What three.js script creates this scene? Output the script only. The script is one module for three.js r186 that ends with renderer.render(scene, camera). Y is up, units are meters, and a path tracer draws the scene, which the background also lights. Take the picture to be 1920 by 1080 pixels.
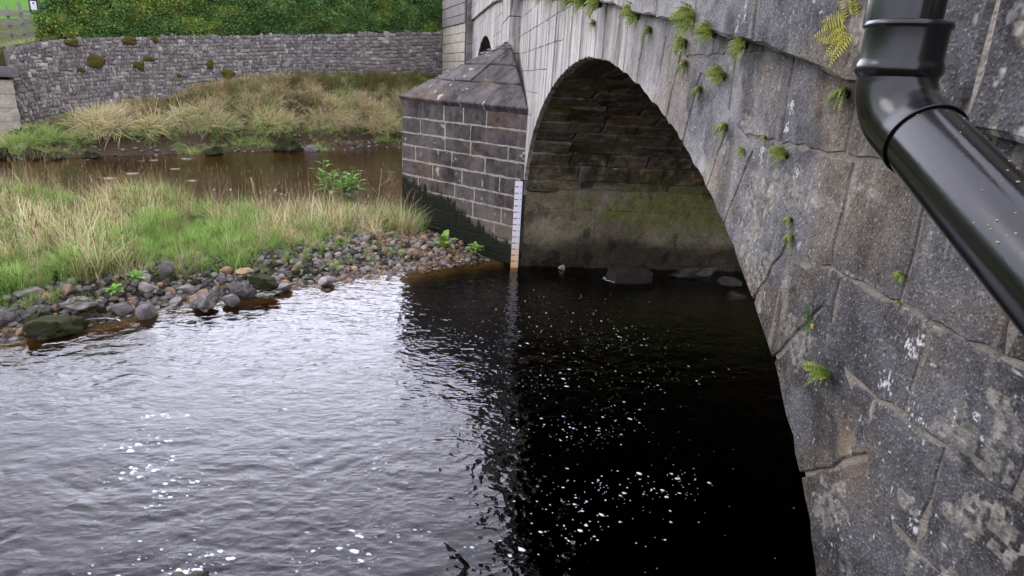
import * as THREE from 'three';
import { mergeGeometries, mergeVertices, toCreasedNormals } from 'three/addons/utils/BufferGeometryUtils.js';

// ---------------------------------------------------------------- camera, sky, sun, exposure
const scene = new THREE.Scene();
const EYE = 2.94;
const camera = new THREE.PerspectiveCamera(48.46, 16 / 9, 0.05, 900);
{
  const p = THREE.MathUtils.degToRad(17.98), y = THREE.MathUtils.degToRad(5.83), r = THREE.MathUtils.degToRad(3.21);
  const fwd = new THREE.Vector3(Math.sin(y) * Math.cos(p), -Math.sin(p), -Math.cos(y) * Math.cos(p));
  const right = new THREE.Vector3(Math.cos(y), 0, Math.sin(y)), up = new THREE.Vector3().crossVectors(right, fwd);
  const r2 = right.clone().multiplyScalar(Math.cos(r)).addScaledVector(up, Math.sin(r));
  const u2 = up.clone().multiplyScalar(Math.cos(r)).addScaledVector(right, -Math.sin(r));
  camera.quaternion.setFromRotationMatrix(new THREE.Matrix4().makeBasis(r2, u2, fwd.clone().negate()));
  camera.position.set(0, EYE, 0);
}
const renderer = new THREE.WebGLRenderer({ antialias: true });
renderer.toneMapping = THREE.LinearToneMapping;
renderer.toneMappingExposure = 1.12;
renderer.shadowMap.enabled = true;

// noise ------------------------------------------------------------
function rng(seed) { let a = seed >>> 0; return () => { a = (a + 0x6D2B79F5) | 0; let t = Math.imul(a ^ (a >>> 15), 1 | a); t = (t + Math.imul(t ^ (t >>> 7), 61 | t)) ^ t; return ((t ^ (t >>> 14)) >>> 0) / 4294967296; }; }
const PT = new Uint16Array(4096), PV = new Float32Array(4096);
{ const r = rng(77); for (let i = 0; i < 4096; i++) { PT[i] = Math.floor(r() * 4096); PV[i] = r(); } }
function vn(x, y) {
  const xi = Math.floor(x), yi = Math.floor(y); let fx = x - xi, fy = y - yi;
  fx = fx * fx * (3 - 2 * fx); fy = fy * fy * (3 - 2 * fy);
  const a = PT[xi & 4095], b = PT[(xi + 1) & 4095];
  const v00 = PV[(a + yi) & 4095], v01 = PV[(a + yi + 1) & 4095], v10 = PV[(b + yi) & 4095], v11 = PV[(b + yi + 1) & 4095];
  return (v00 + (v10 - v00) * fx) * (1 - fy) + (v01 + (v11 - v01) * fx) * fy;
}
function vn3(x, y, z) {
  const zi = Math.floor(z); let f = z - zi; f = f * f * (3 - 2 * f);
  const o = PT[zi & 4095], p = PT[(zi + 1) & 4095];
  return vn(x + (o & 255) * 1.37, y + (o >> 4) * 0.73) * (1 - f) + vn(x + (p & 255) * 1.37, y + (p >> 4) * 0.73) * f;
}
function fbm(x, y, n = 4) { let s = 0, a = 0.5, t = 0; for (let i = 0; i < n; i++) { s += a * vn(x, y); t += a; a *= 0.5; x = x * 2.03 + 17.3; y = y * 2.03 + 5.1; } return s / t; }
function fbm3(x, y, z, n = 3) { let s = 0, a = 0.5, t = 0; for (let i = 0; i < n; i++) { s += a * vn3(x, y, z); t += a; a *= 0.5; x = x * 2.03 + 7.3; y = y * 2.03 + 5.1; z = z * 2.03 + 3.7; } return s / t; }
const clamp = (x, a = 0, b = 1) => Math.min(b, Math.max(a, x));
const ss = (a, b, x) => { const t = clamp((x - a) / (b - a)); return t * t * (3 - 2 * t); };
const lerp = (a, b, t) => a + (b - a) * t;
function pl(pts, x) { if (x <= pts[0][0]) return pts[0][1]; for (let i = 1; i < pts.length; i++) if (x <= pts[i][0]) return lerp(pts[i - 1][1], pts[i][1], (x - pts[i - 1][0]) / (pts[i][0] - pts[i - 1][0])); return pts[pts.length - 1][1]; }
const V = (x, y, z) => new THREE.Vector3(x, y, z);

// overcast sky, brighter where the sun stands behind the cloud
const SUN = V(-0.80, 0.62, -0.34).normalize();
{
  const W = 256, H = 128, d = new Float32Array(W * H * 4);
  for (let j = 0; j < H; j++) for (let i = 0; i < W; i++) {
    const el = ((j + 0.5) / H - 0.5) * Math.PI, az = ((i + 0.5) / W - 0.5) * 2 * Math.PI;
    const v = V(Math.cos(el) * Math.cos(az), Math.sin(el), Math.cos(el) * Math.sin(az));
    const ang = Math.acos(clamp(v.dot(V(-0.20, 0.40, -0.90).normalize()), -1, 1));
    const cl = 0.86 + 0.28 * fbm3(v.x * 2.2 + 9, v.y * 4.5 + 9, v.z * 2.2 + 9, 4);
    let L = (2.0 + 4.6 * Math.exp(-(ang * ang) / (0.44 * 0.44))) * cl;
    const o = (j * W + i) * 4; d[o] = L * 0.965; d[o + 1] = L * 0.965; d[o + 2] = L * 1.16; d[o + 3] = 1;
  }
  const t = new THREE.DataTexture(d, W, H, THREE.RGBAFormat, THREE.FloatType);
  t.mapping = THREE.EquirectangularReflectionMapping; t.magFilter = THREE.LinearFilter; t.needsUpdate = true;
  scene.background = t; scene.environment = t;
}
const sun = new THREE.DirectionalLight(new THREE.Color(1.0, 0.95, 0.88), 0.7);
sun.position.copy(SUN).multiplyScalar(60); sun.castShadow = true; sun.shadow.radius = 40;
Object.assign(sun.shadow.camera, { left: -30, right: 30, top: 30, bottom: -30, near: 1, far: 140 });
sun.name = 'sun'; scene.add(sun); scene.add(sun.target);

// ---------------------------------------------------------------- helpers
const used = new Map();
function numbered(n) { const k = used.get(n) ?? 0; used.set(n, k + 1); return k ? n + '_' + String(k).padStart(3, '0') : n; }
function tag(o, label, category, group, kind) { if (label) o.userData.label = label; if (category) o.userData.category = category; if (group) o.userData.group = group; if (kind) o.userData.kind = kind; return o; }
function shade(o) { o.castShadow = true; o.receiveShadow = true; return o; }
function mesh(name, g, m, parent = scene) { const o = shade(new THREE.Mesh(g, m)); o.name = parent === scene ? numbered(name) : name; parent.add(o); return o; }
function group(name, label, category, grp, pos) { const o = new THREE.Group(); o.name = numbered(name); tag(o, label, category, grp); if (pos) o.position.copy(pos); scene.add(o); return o; }
function partName(parent) { const c = new Map(); return (n) => { const k = c.get(n) ?? 0; c.set(n, k + 1); return k ? n + '_' + String(k).padStart(3, '0') : n; }; }
function geo(pos, uv, idx, col) {
  const g = new THREE.BufferGeometry(); g.setAttribute('position', new THREE.Float32BufferAttribute(pos, 3));
  if (uv) g.setAttribute('uv', new THREE.Float32BufferAttribute(uv, 2)); if (col) g.setAttribute('color', new THREE.Float32BufferAttribute(col, 3));
  if (idx) g.setIndex(idx); g.computeVertexNormals(); return g;
}
const s8 = (x) => Math.round(255 * (x <= 0.0031308 ? 12.92 * x : 1.055 * Math.pow(x, 1 / 2.4) - 0.055));
// f(u, v, out) writes out = [r, g, b (linear), height 0..1]; gives colour and bump textures
function bake(W, H, u0, u1, v0, v1, f, wrap = THREE.ClampToEdgeWrapping) {
  const c = new Uint8Array(W * H * 4), b = new Uint8Array(W * H), o = [0, 0, 0, 0];
  const lut = new Uint8Array(1025); for (let i = 0; i <= 1024; i++) lut[i] = s8(i / 1024);
  for (let j = 0; j < H; j++) for (let i = 0; i < W; i++) {
    f(lerp(u0, u1, (i + 0.5) / W), lerp(v0, v1, (j + 0.5) / H), o);
    const k = j * W + i; for (let q = 0; q < 3; q++) c[k * 4 + q] = lut[Math.round(clamp(o[q]) * 1024)]; c[k * 4 + 3] = 255; b[k] = Math.round(clamp(o[3]) * 255);
  }
  const fin = (t) => { t.wrapS = t.wrapT = wrap; t.magFilter = t.minFilter = THREE.LinearFilter; t.needsUpdate = true; return t; };
  const map = fin(new THREE.DataTexture(c, W, H)); map.colorSpace = THREE.SRGBColorSpace;
  return { map, bump: fin(new THREE.DataTexture(b, W, H, THREE.RedFormat)) };
}

// ---------------------------------------------------------------- stone looks
// gritstone: fine grain, blotches, crusts of lichen; o = colour and height
function grit(x, y, o, dark, grain = 1, seed = 0) {
  const g1 = vn(x * 310 + seed, y * 310), g2 = vn(x * 210 + seed, y * 210 + 31), g3 = fbm(x * 60 + seed, y * 60, 3), big = fbm(x * 3.1 + seed, y * 3.1 + 50, 4), mid = fbm(x * 13 + seed, y * 13 + 20, 3);
  let t = dark * Math.max(0.25, 0.62 + 0.40 * g3 + 1.15 * (big - 0.5) + 0.85 * (mid - 0.5));
  const sp = ss(0.62, 0.9, g1 * 0.4 + g2 * 0.6); t += grain * sp * 0.15; t *= 1 - 0.5 * grain * ss(0.56, 0.85, 1 - (g1 * 0.35 + g2 * 0.65));
  const warm = 0.85 * ss(0.48, 0.7, fbm(x * 2.3 + 90 + seed, y * 2.3, 4));
  o[0] = t * (1.0 + 0.2 * warm); o[1] = t * (0.965 + 0.03 * warm); o[2] = t * (0.97 - 0.20 * warm);
  const li = ss(0.70, 0.76, fbm(x * 9 + 300 + seed, y * 9, 4)) * ss(0.5, 0.62, fbm(x * 1.7 + 40, y * 1.7 + seed, 2)) * 0.8;
  o[0] = lerp(o[0], 0.36, li); o[1] = lerp(o[1], 0.37, li); o[2] = lerp(o[2], 0.34, li);
  const ws = ss(0.90, 0.95, vn(x * 75 + seed, y * 62)) * ss(0.4, 0.6, vn(x * 6, y * 6 + seed)) * 0.8 * grain; for (let i = 0; i < 3; i++) o[i] = lerp(o[i], 0.42, ws);
  const dk = ss(0.6, 0.72, fbm(x * 5 + 70 + seed, y * 3.5 + 33, 5)) * 0.45; for (let i = 0; i < 3; i++) o[i] *= 1 - dk;
  o[3] = 0.1 + 0.22 * g3 + 0.3 * mid + 0.16 * g2 + 0.12 * g1 + 0.1 * li;
}
// the lime-washed pale streaks that run down the face above the arch
function lime(z, y, o, w) {
  if (w <= 0) return;
  const wob = z + 0.05 * vn(z * 3, y * 2.5);
  const st = 0.55 * vn(wob * 9, y * 0.7 + 3) + 0.3 * vn(wob * 26, y * 1.3) + 0.25 * vn(wob * 70, y * 2.6);
  const pale = ss(0.34, 0.72, st), p = w * (0.38 + 0.62 * pale);
  const k = 0.30 + 0.26 * vn(wob * 40, y * 4) + 0.1 * fbm(z * 20, y * 20, 2);
  o[0] = lerp(o[0], k * 1.02, p); o[1] = lerp(o[1], k * 0.965, p); o[2] = lerp(o[2], k * 0.88, p);
  const ds = ss(0.66, 0.85, vn(wob * 17 + 40, y * 0.9)) * 0.6 * w; for (let i = 0; i < 3; i++) o[i] *= 1 - ds;
}
const limeW = (z, y) => ss(2.7, 5.2, z + 0.9 * (vn(z * 2, y * 2) - 0.5)) * 0.95;
const FN = { u0: 0.4, u1: 4.2, v0: 0.8, v1: 4.6 }, FF = { u0: 3.0, u1: 14.8, v0: -0.5, v1: 5.05 };
const spots = []; { const r = rng(5); const add = (z, y, a, n, s) => { for (let i = 0; i < n; i++) spots.push([z + (r() - 0.5) * a, y + (r() - 0.5) * a, s * (0.4 + r())]); };
  add(1.36, 2.37, 0.05, 14, 0.012); add(1.42, 2.25, 0.05, 12, 0.006); add(1.36, 2.24, 0.09, 16, 0.005); add(1.3, 2.2, 0.1, 16, 0.005); add(2.27, 2.4, 0.1, 10, 0.006); add(1.2, 1.98, 0.05, 14, 0.008); add(2.17, 2.9, 0.03, 14, 0.009); add(2.17, 2.84, 0.03, 16, 0.009); add(2.33, 2.73, 0.05, 8, 0.012); add(2.06, 2.68, 0.03, 6, 0.012); add(1.15, 2.3, 0.1, 14, 0.006); add(2.5, 3.2, 0.1, 6, 0.012); }
const patches = [[1.13, 2.24, 0.11, 0.05], [1.0, 2.10, 0.12, 0.06], [1.95, 2.63, 0.17, 0.04], [2.15, 2.63, 0.08, 0.06], [1.68, 2.70, 0.10, 0.025], [2.22, 2.33, 0.14, 0.07], [1.36, 2.44, 0.07, 0.022], [1.52, 1.80, 0.09, 0.1], [1.25, 2.0, 0.06, 0.03], [1.08, 2.32, 0.05, 0.05], [1.6, 2.46, 0.1, 0.016], [2.45, 2.82, 0.1, 0.04], [1.85, 2.15, 0.07, 0.1], [2.9, 3.0, 0.15, 0.04], [1.06, 1.9, 0.1, 0.05]];
const texNear = bake(2048, 2048, FN.u0, FN.u1, FN.v0, FN.v1, (z, y, o) => {
  const d = lerp(0.088, 0.20, ss(1.3, 3.0, z)) * lerp(0.8, 1, ss(1.5, 2.5, y));
  grit(z, y, o, d, 0.95); lime(z, y, o, limeW(z, y));
  // drips of lime and mortar smears
  const dr = ss(0.62, 0.85, 0.6 * vn(z * 24 + 3 * vn(z * 4, y * 3), y * 2.2 + 70) + 0.4 * vn(z * 70, y * 9)) * ss(0.46, 0.62, fbm(z * 2.4 + 5, y * 1.8, 4)) * 0.6;
  const sm = ss(0.56, 0.66, fbm(z * 5.2 + 60, y * 5.2 + 9, 6)) * ss(0.5, 0.6, fbm(z * 1.3 + 13, y * 1.3 + 4, 3)) * ss(0.3, 0.6, vn(z * 60, y * 60) * 0.6 + fbm(z * 18, y * 18, 3) * 0.5);
  const k = 0.13 + 0.22 * vn(z * 120, y * 120) * vn(z * 40, y * 40 + 7) * 1.6; let pm = 0;
  for (const q of patches) { const dx = (z - q[0]) / q[2], dy = (y - q[1]) / q[3]; if (dx * dx + dy * dy < 3) pm = Math.max(pm, ss(1.0, 0.86, Math.hypot(dx, dy) + 2.4 * (fbm(z * 16, y * 16, 6) - 0.5)) * ss(0.25, 0.5, vn(z * 75, y * 75))); }
  const m = clamp(dr + sm * 0.75 + pm * (0.25 + 0.5 * fbm(z * 45, y * 45, 3)));
  o[0] = lerp(o[0], k * 1.08, m); o[1] = lerp(o[1], k, m); o[2] = lerp(o[2], k * 0.83, m); o[3] = lerp(o[3], 0.55 + 0.3 * vn(z * 90, y * 90), sm);
  const ru = Math.exp(-(((z - 1.5) / 0.10) ** 2 + ((y - 2.0) / 0.09) ** 2)) * ss(0.4, 0.6, fbm(z * 30, y * 14, 3)); o[0] = lerp(o[0], 0.25, ru * 0.4); o[1] = lerp(o[1], 0.17, ru * 0.4); o[2] = lerp(o[2], 0.08, ru * 0.4);
  for (const s of spots) { const dx = z - s[0], dy = y - s[1]; if (Math.abs(dx) < 0.04 && Math.abs(dy) < 0.05) { const q = Math.hypot(dx, dy * 0.7) / s[2] + 2.6 * (fbm(z * 130, y * 90, 3) - 0.5); if (q < 0.9) { const a = 0.75 * (1 - ss(0.45, 0.9, q)) * ss(0.3, 0.55, vn(z * 260, y * 200)); for (let i = 0; i < 3; i++) o[i] = lerp(o[i], 0.5, a); } } }
});
const texFar = bake(2048, 1024, FF.u0, FF.u1, FF.v0, FF.v1, (z, y, o) => { grit(z, y, o, 0.2, 0.8); lime(z, y, o, limeW(z, y) * ss(-0.2, 1.4, y)); });
const cutLen = 3.01;
const texCut = bake(1024, 1024, -0.2, 3.3, -0.3, 3.2, (t, y, o) => {   // t along the cutwater from the nose, y up (or up the slope of the cap)
  grit(t, y, o, 0.082, 0.5, 11);
  o[0] *= 1.12; o[2] *= 0.95; const st = ss(0.6, 0.85, vn(t * 14, y * 0.9)) * 0.35; const k = 0.2; o[0] = lerp(o[0], k, st * 0.5); o[1] = lerp(o[1], k * 0.96, st * 0.5); o[2] = lerp(o[2], k * 0.9, st * 0.5);
  const tan = ss(1.05, 0.6, y + 0.3 * (fbm(t * 4, y * 4, 3) - 0.5)) * ss(1.1, 2.2, t) * 0.6; o[0] = lerp(o[0], 0.17, tan); o[1] = lerp(o[1], 0.145, tan); o[2] = lerp(o[2], 0.105, tan);
  const edge = pl([[0, 1.1], [0.4, 0.98], [1.35, 0.80], [1.65, 0.62], [2.1, 0.48], [2.7, 0.36], [3.1, 0.2]], t) + 0.16 * (fbm(t * 9, y * 7, 3) - 0.5) + 0.07 * ss(0.6, 0.8, vn(t * 22, 3));
  const w = ss(0.07, -0.06, y - edge + 0.12 * (fbm(t * 34, y * 26, 4) - 0.5)); const mk = 0.5 + vn(t * 60, y * 60);
  o[0] = lerp(o[0], 0.012 * mk, w); o[1] = lerp(o[1], 0.014 * mk, w); o[2] = lerp(o[2], 0.008 * mk, w); o[3] += 0.3 * w * vn(t * 45, y * 45);
});
const moss0 = (t, y) => { const edge = pl([[0, 1.1], [0.4, 0.98], [1.35, 0.80], [1.65, 0.62], [2.1, 0.48], [2.7, 0.36], [3.1, 0.2]], t) + 0.16 * (fbm(t * 9, y * 7, 3) - 0.5) + 0.07 * ss(0.6, 0.8, vn(t * 22, 3)); return ss(0.07, -0.06, y - edge + 0.12 * (fbm(t * 34, y * 26, 4) - 0.5)); };
const texCutJ = bake(512, 512, -0.2, 3.3, -0.3, 3.2, (t, y, o) => { const w = moss0(t, y), k = 0.34 * (0.5 + 0.9 * fbm(t * 30, y * 30, 3)); o[0] = lerp(k, 0.014, w); o[1] = lerp(k * 0.92, 0.016, w); o[2] = lerp(k * 0.78, 0.009, w); o[3] = vn(t * 90, y * 90); });
const texVault = bake(1024, 1024, 1.0, 6.8, -0.8, 5.0, (x, s, o) => {   // x into the vault, s along its curve from the bed
  grit(x, s, o, 0.15, 0.4, 23);
  const br = fbm(x * 2.2, s * 5, 3); o[0] *= 1.04 + 0.28 * br; o[2] *= 0.80 - 0.18 * br;
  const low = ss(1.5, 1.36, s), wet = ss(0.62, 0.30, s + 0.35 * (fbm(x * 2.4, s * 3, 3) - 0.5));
  const k = 0.24 * Math.max(0.3, 0.15 + 0.75 * fbm(x * 8, s * 6, 5) + 1.3 * (fbm(x * 2 + 9, s * 3, 4) - 0.15) * 0.6); o[0] = lerp(o[0], k, low * 0.85); o[1] = lerp(o[1], k * 0.86, low * 0.85); o[2] = lerp(o[2], k * 0.56, low * 0.85);
  const ga = ss(0.40, 0.66, fbm(x * 2.3 + 3, s * 4.5, 4) + 0.30 * ss(1.9, 3.6, x) - 0.18) * ss(0.5, 0.85, s) * ss(1.52, 1.34, s);
  const gk = 0.7 + 0.7 * fbm(x * 11, s * 11, 3); o[0] = lerp(o[0], 0.145 * gk, ga * 0.85); o[1] = lerp(o[1], 0.16 * gk, ga * 0.85); o[2] = lerp(o[2], 0.045 * gk, ga * 0.85);
  const gu = ss(0.6, 0.7, fbm(x * 1.5 + 30, s * 3 + 8, 4)) * (1 - low) * 0.6; o[0] = lerp(o[0], 0.05, gu); o[1] = lerp(o[1], 0.062, gu); o[2] = lerp(o[2], 0.02, gu);
  const wl = ss(0.66, 0.74, fbm(x * 6 + 80, s * 4, 4)) * 0.5 * ss(0.6, 1, s); o[0] = lerp(o[0], 0.27, wl); o[1] = lerp(o[1], 0.25, wl); o[2] = lerp(o[2], 0.2, wl);
  const fg = (0.7 + 0.6 * vn(x * 75, s * 75)) * (0.75 + 0.5 * fbm(x * 22, s * 16, 3)); const stn = ss(0.58, 0.66, fbm(x * 4 + 11, s * 2.2, 5)) * 0.5 * low;
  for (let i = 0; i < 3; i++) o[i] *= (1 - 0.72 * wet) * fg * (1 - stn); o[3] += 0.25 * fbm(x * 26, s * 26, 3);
});
const texTile = bake(1024, 1024, 0, 1, 0, 1, (u, v, o) => {   // neutral rough stone, 1.5 m, tinted by its material or vertex colours
  const b = (x, y, n) => { const t = (a, q) => fbm(a * x, q * x, n); const m = ss(0, 0.12, u) * ss(1, 0.88, u) * ss(0, 0.12, v) * ss(1, 0.88, v); return lerp(fbm((u + 0.5) % 1 * x + y, (v + 0.5) % 1 * x + 40, n), fbm(u * x + y, v * x, n), m); };
  const g = b(180, 3, 2), m = b(30, 8, 4), l = b(6, 1, 3); const t = 0.45 + 0.5 * (m - 0.5) * 1.5 + 0.4 * (g - 0.5) + 0.7 * (l - 0.5);
  const q = clamp(0.55 + t * 0.55); o[0] = q; o[1] = q * 0.985; o[2] = q * 0.97; o[3] = 0.5 * m + 0.35 * g + 0.2 * l;
}, THREE.RepeatWrapping);
const stdm = (o) => new THREE.MeshPhysicalMaterial({ roughness: 0.95, metalness: 0, specularIntensity: 0.35, ...o });
const sheetOf = (t, bs, rough = 0.95) => stdm({ map: t.map, bumpMap: t.bump, bumpScale: bs, roughness: rough });
const M = {
  faceNear: sheetOf(texNear, 0.009), faceFar: sheetOf(texFar, 0.02), cut: sheetOf(texCut, 0.02, 0.85), vault: sheetOf(texVault, 0.04, 0.85),
  mortar: stdm({ color: new THREE.Color(0.30, 0.275, 0.235), map: texTile.map, bumpMap: texTile.bump, bumpScale: 0.02 }),
  mortarFace: stdm({ color: new THREE.Color(0.215, 0.195, 0.165), map: texTile.map, bumpMap: texTile.bump, bumpScale: 0.015 }),
  mortarDark: stdm({ color: new THREE.Color(0.20, 0.175, 0.14), map: texTile.map, bumpMap: texTile.bump, bumpScale: 0.02 }),
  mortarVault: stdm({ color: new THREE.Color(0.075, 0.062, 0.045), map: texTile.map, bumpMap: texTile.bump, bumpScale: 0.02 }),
};
for (let i = 0; i < 4; i++) M['rub' + i] = stdm({ color: new THREE.Color(...[[0.28, 0.267, 0.257], [0.38, 0.36, 0.33], [0.19, 0.182, 0.182], [0.5, 0.47, 0.43]][i]), map: texTile.map, bumpMap: texTile.bump, bumpScale: 0.03 });

// ---------------------------------------------------------------- stones laid in a face
// frame: p(u, v, n) -> point; poly: [[u, v]...] counter-clockwise as seen from outside (n towards the viewer)
function stone(frame, poly, { proud = 0.012, chamfer = 0.008, back = 0.06, jit = 0.006, seg = 0.14, uv, r, round = 0, tilt = 0.004 }) {
  const P = [];
  for (let i = 0; i < poly.length; i++) {
    const a = poly[i], b = poly[(i + 1) % poly.length], L = Math.hypot(b[0] - a[0], b[1] - a[1]), n = Math.max(1, Math.round(L / seg));
    for (let k = 0; k < n; k++) { const t = k / n, j = () => (r() - 0.5) * 2 * jit; P.push([lerp(a[0], b[0], t) + j(), lerp(a[1], b[1], t) + j()]); }
  }
  const n = P.length; let cu = 0, cv = 0; for (const q of P) { cu += q[0] / n; cv += q[1] / n; }
  const I = P.map((q, i) => {   // inset by the chamfer
    const a = P[(i + n - 1) % n], b = P[(i + 1) % n]; let tx = b[0] - a[0], ty = b[1] - a[1]; const l = Math.hypot(tx, ty) || 1; tx /= l; ty /= l;
    return [q[0] - ty * chamfer * (0.6 + 0.8 * r()), q[1] + tx * chamfer * (0.6 + 0.8 * r())];
  });
  const ta = (r() - 0.5) * 2 * tilt, tb = (r() - 0.5) * 2 * tilt, pr = proud + (r() - 0.5) * tilt * 1.5;
  const N = (q) => pr + ta * (q[0] - cu) * 3 + tb * (q[1] - cv) * 3;
  const pos = [], uvs = [];
  const put = (q, nn) => { const p = frame(q[0], q[1], nn); pos.push(p.x, p.y, p.z); const w = uv(q[0], q[1]); uvs.push(w[0], w[1]); };
  const tri = (a, b, c, na, nb, nc) => { put(a, na); put(b, nb); put(c, nc); };
  for (let i = 0; i < n; i++) {
    const k = (i + 1) % n;
    tri(P[i], P[k], P[k], -back, -back, N(P[k]) - chamfer); tri(P[i], P[k], P[i], -back, N(P[k]) - chamfer, N(P[i]) - chamfer);
    tri(P[i], P[k], I[k], N(P[i]) - chamfer, N(P[k]) - chamfer, N(I[k])); tri(P[i], I[k], I[i], N(P[i]) - chamfer, N(I[k]), N(I[i]));
  }
  if (round > 0) { const c = [cu, cv]; for (let i = 0; i < n; i++) { const k = (i + 1) % n; tri(I[i], I[k], c, N(I[i]), N(I[k]), pr + round); } }
  else for (const f of THREE.ShapeUtils.triangulateShape(I.map((q) => new THREE.Vector2(q[0], q[1])), [])) tri(I[f[0]], I[f[1]], I[f[2]], N(I[f[0]]), N(I[f[1]]), N(I[f[2]]));
  return geo(pos, uvs);
}
const ccw = (poly) => { let a = 0; for (let i = 0; i < poly.length; i++) { const p = poly[i], q = poly[(i + 1) % poly.length]; a += p[0] * q[1] - q[0] * p[1]; } return a < 0 ? poly.slice().reverse() : poly; };

// ---------------------------------------------------------------- the bridge
const bridge = group('stone_bridge', 'weathered gritstone bridge with a pointed cutwater pier and arched openings over the river', 'bridge');
const bn = partName();
const XF = 1.146;
const stringY = (z) => pl([[-2, 2.35], [0, 2.7], [1.27, 2.89], [1.92, 3.02], [2.37, 3.11], [3.23, 3.24], [4.11, 3.37], [4.88, 3.5], [6.5, 3.70], [9.5, 4.09], [12.7, 4.35], [16, 4.62], [28, 5.12]], z);
// arch = {zc, a, hs, rise, e}: points along the curve, from the far springing over the crown to the near one
function archPoints(A, n, grow = 0) {
  const raw = []; for (let i = 0; i <= 400; i++) { const t = (i / 400) * Math.PI, c = Math.cos(t), s = Math.sin(t); raw.push([A.zc + A.a * Math.sign(c) * Math.pow(Math.abs(c), A.e), A.hs + A.rise * Math.pow(Math.abs(s), A.e)]); }
  const L = [0]; for (let i = 1; i <= 400; i++) L.push(L[i - 1] + Math.hypot(raw[i][0] - raw[i - 1][0], raw[i][1] - raw[i - 1][1]));
  const out = []; let k = 0;
  for (let i = 0; i <= n; i++) {
    const s = (L[400] * i) / n; while (k < 399 && L[k + 1] < s) k++;
    const t = (s - L[k]) / (L[k + 1] - L[k] || 1), z = lerp(raw[k][0], raw[k + 1][0], t), y = lerp(raw[k][1], raw[k + 1][1], t);
    let tz = raw[k + 1][0] - raw[k][0], ty = raw[k + 1][1] - raw[k][1]; const l = Math.hypot(tz, ty); tz /= l; ty /= l;
    out.push({ z, y, nz: ty, ny: -tz, s });   // outward normal
  }
  if (grow) for (const p of out) { p.z += p.nz * grow; p.y += p.ny * grow; }
  return out;
}
const ARCH1 = { zc: 5.809, a: 4.428, hs: 1.171, rise: 1.988, e: 2 / 1.809 }, ARCH2 = { zc: 19.9, a: 4.9, hs: 1.9, rise: 2.2, e: 2 / 2.0 };
const face1 = (u, v, n) => V(XF - n, v, -u);
const face2 = (u, v, n) => V(0.94 - 0.0215 * (u - 14.3) - n, v, -u);
const uvNear = (z, y) => [(z - FN.u0) / (FN.u1 - FN.u0), (y - FN.v0) / (FN.v1 - FN.v0)];
const uvFar = (z, y) => [(z - FF.u0) / (FF.u1 - FF.u0), (y - FF.v0) / (FF.v1 - FF.v0)];
const uvFar2 = (z, y) => [(29.2 - z - FF.u0 + 0.0) / (FF.u1 - FF.u0) * 0.9 + 0.05, (y - 0.7 - FF.v0) / (FF.v1 - FF.v0)];
const lookAt = (z) => (z < 3.45 ? [M.faceNear, uvNear] : [M.faceFar, uvFar]);
function lay(name, frame, poly, m, opt) {
  const o = frame(0, 0, 0), du = frame(1, 0, 0).sub(o), dv = frame(0, 1, 0).sub(o), dn = frame(0, 0, 1).sub(o), left = du.cross(dv).dot(dn) < 0;
  // a left-handed frame mirrors the inset, so stones are cut in a right-handed copy of it
  const g = left ? stone((u, v, n) => frame(-u, v, n), ccw(poly.map((q) => [-q[0], q[1]])), { ...opt, uv: (u, v) => opt.uv(-u, v) }) : stone(frame, ccw(poly), opt);
  return mesh(bn(name), g, m, bridge);
}
function ringStones(A, frame, r, depth, count, name, look) {
  const jm = []; for (let i = 0; i <= count; i++) jm.push(clamp((i + (i && i < count ? (r() - 0.5) * 0.4 : 0)) / count));
  const pts = archPoints(A, 2000);
  for (let i = 0; i < count; i++) {
    const D = depth + 0.006 + r() * 0.035, q = [], da = 0.0005, n = 3, a = jm[i] + da, b = jm[i + 1] - da;
    const at = (t, o) => { const p = pts[Math.round(clamp(t) * 2000)]; return [p.z + p.nz * o, p.y + p.ny * o]; };
    for (let k = 0; k <= n; k++) q.push(at(lerp(a, b, k / n), 0));
    for (let k = n; k >= 0; k--) q.push(at(lerp(a, b, k / n), D));
    const [m, uv] = look ?? lookAt(q[1][0]);
    lay(name, frame, q, m, { proud: 0.0105, chamfer: 0.005, jit: 0.009, seg: 0.06, uv, r, back: 0.05, tilt: 0.0015 });
  }
}
function extrados(A, D) { const p = archPoints(A, 300, D); return (z) => { let y = -9; for (let i = 1; i < p.length; i++) { const a = p[i - 1], b = p[i]; if ((z - a.z) * (z - b.z) <= 0 && a.z !== b.z) y = Math.max(y, lerp(a.y, b.y, (z - a.z) / (b.z - a.z))); } return y; }; }
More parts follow.
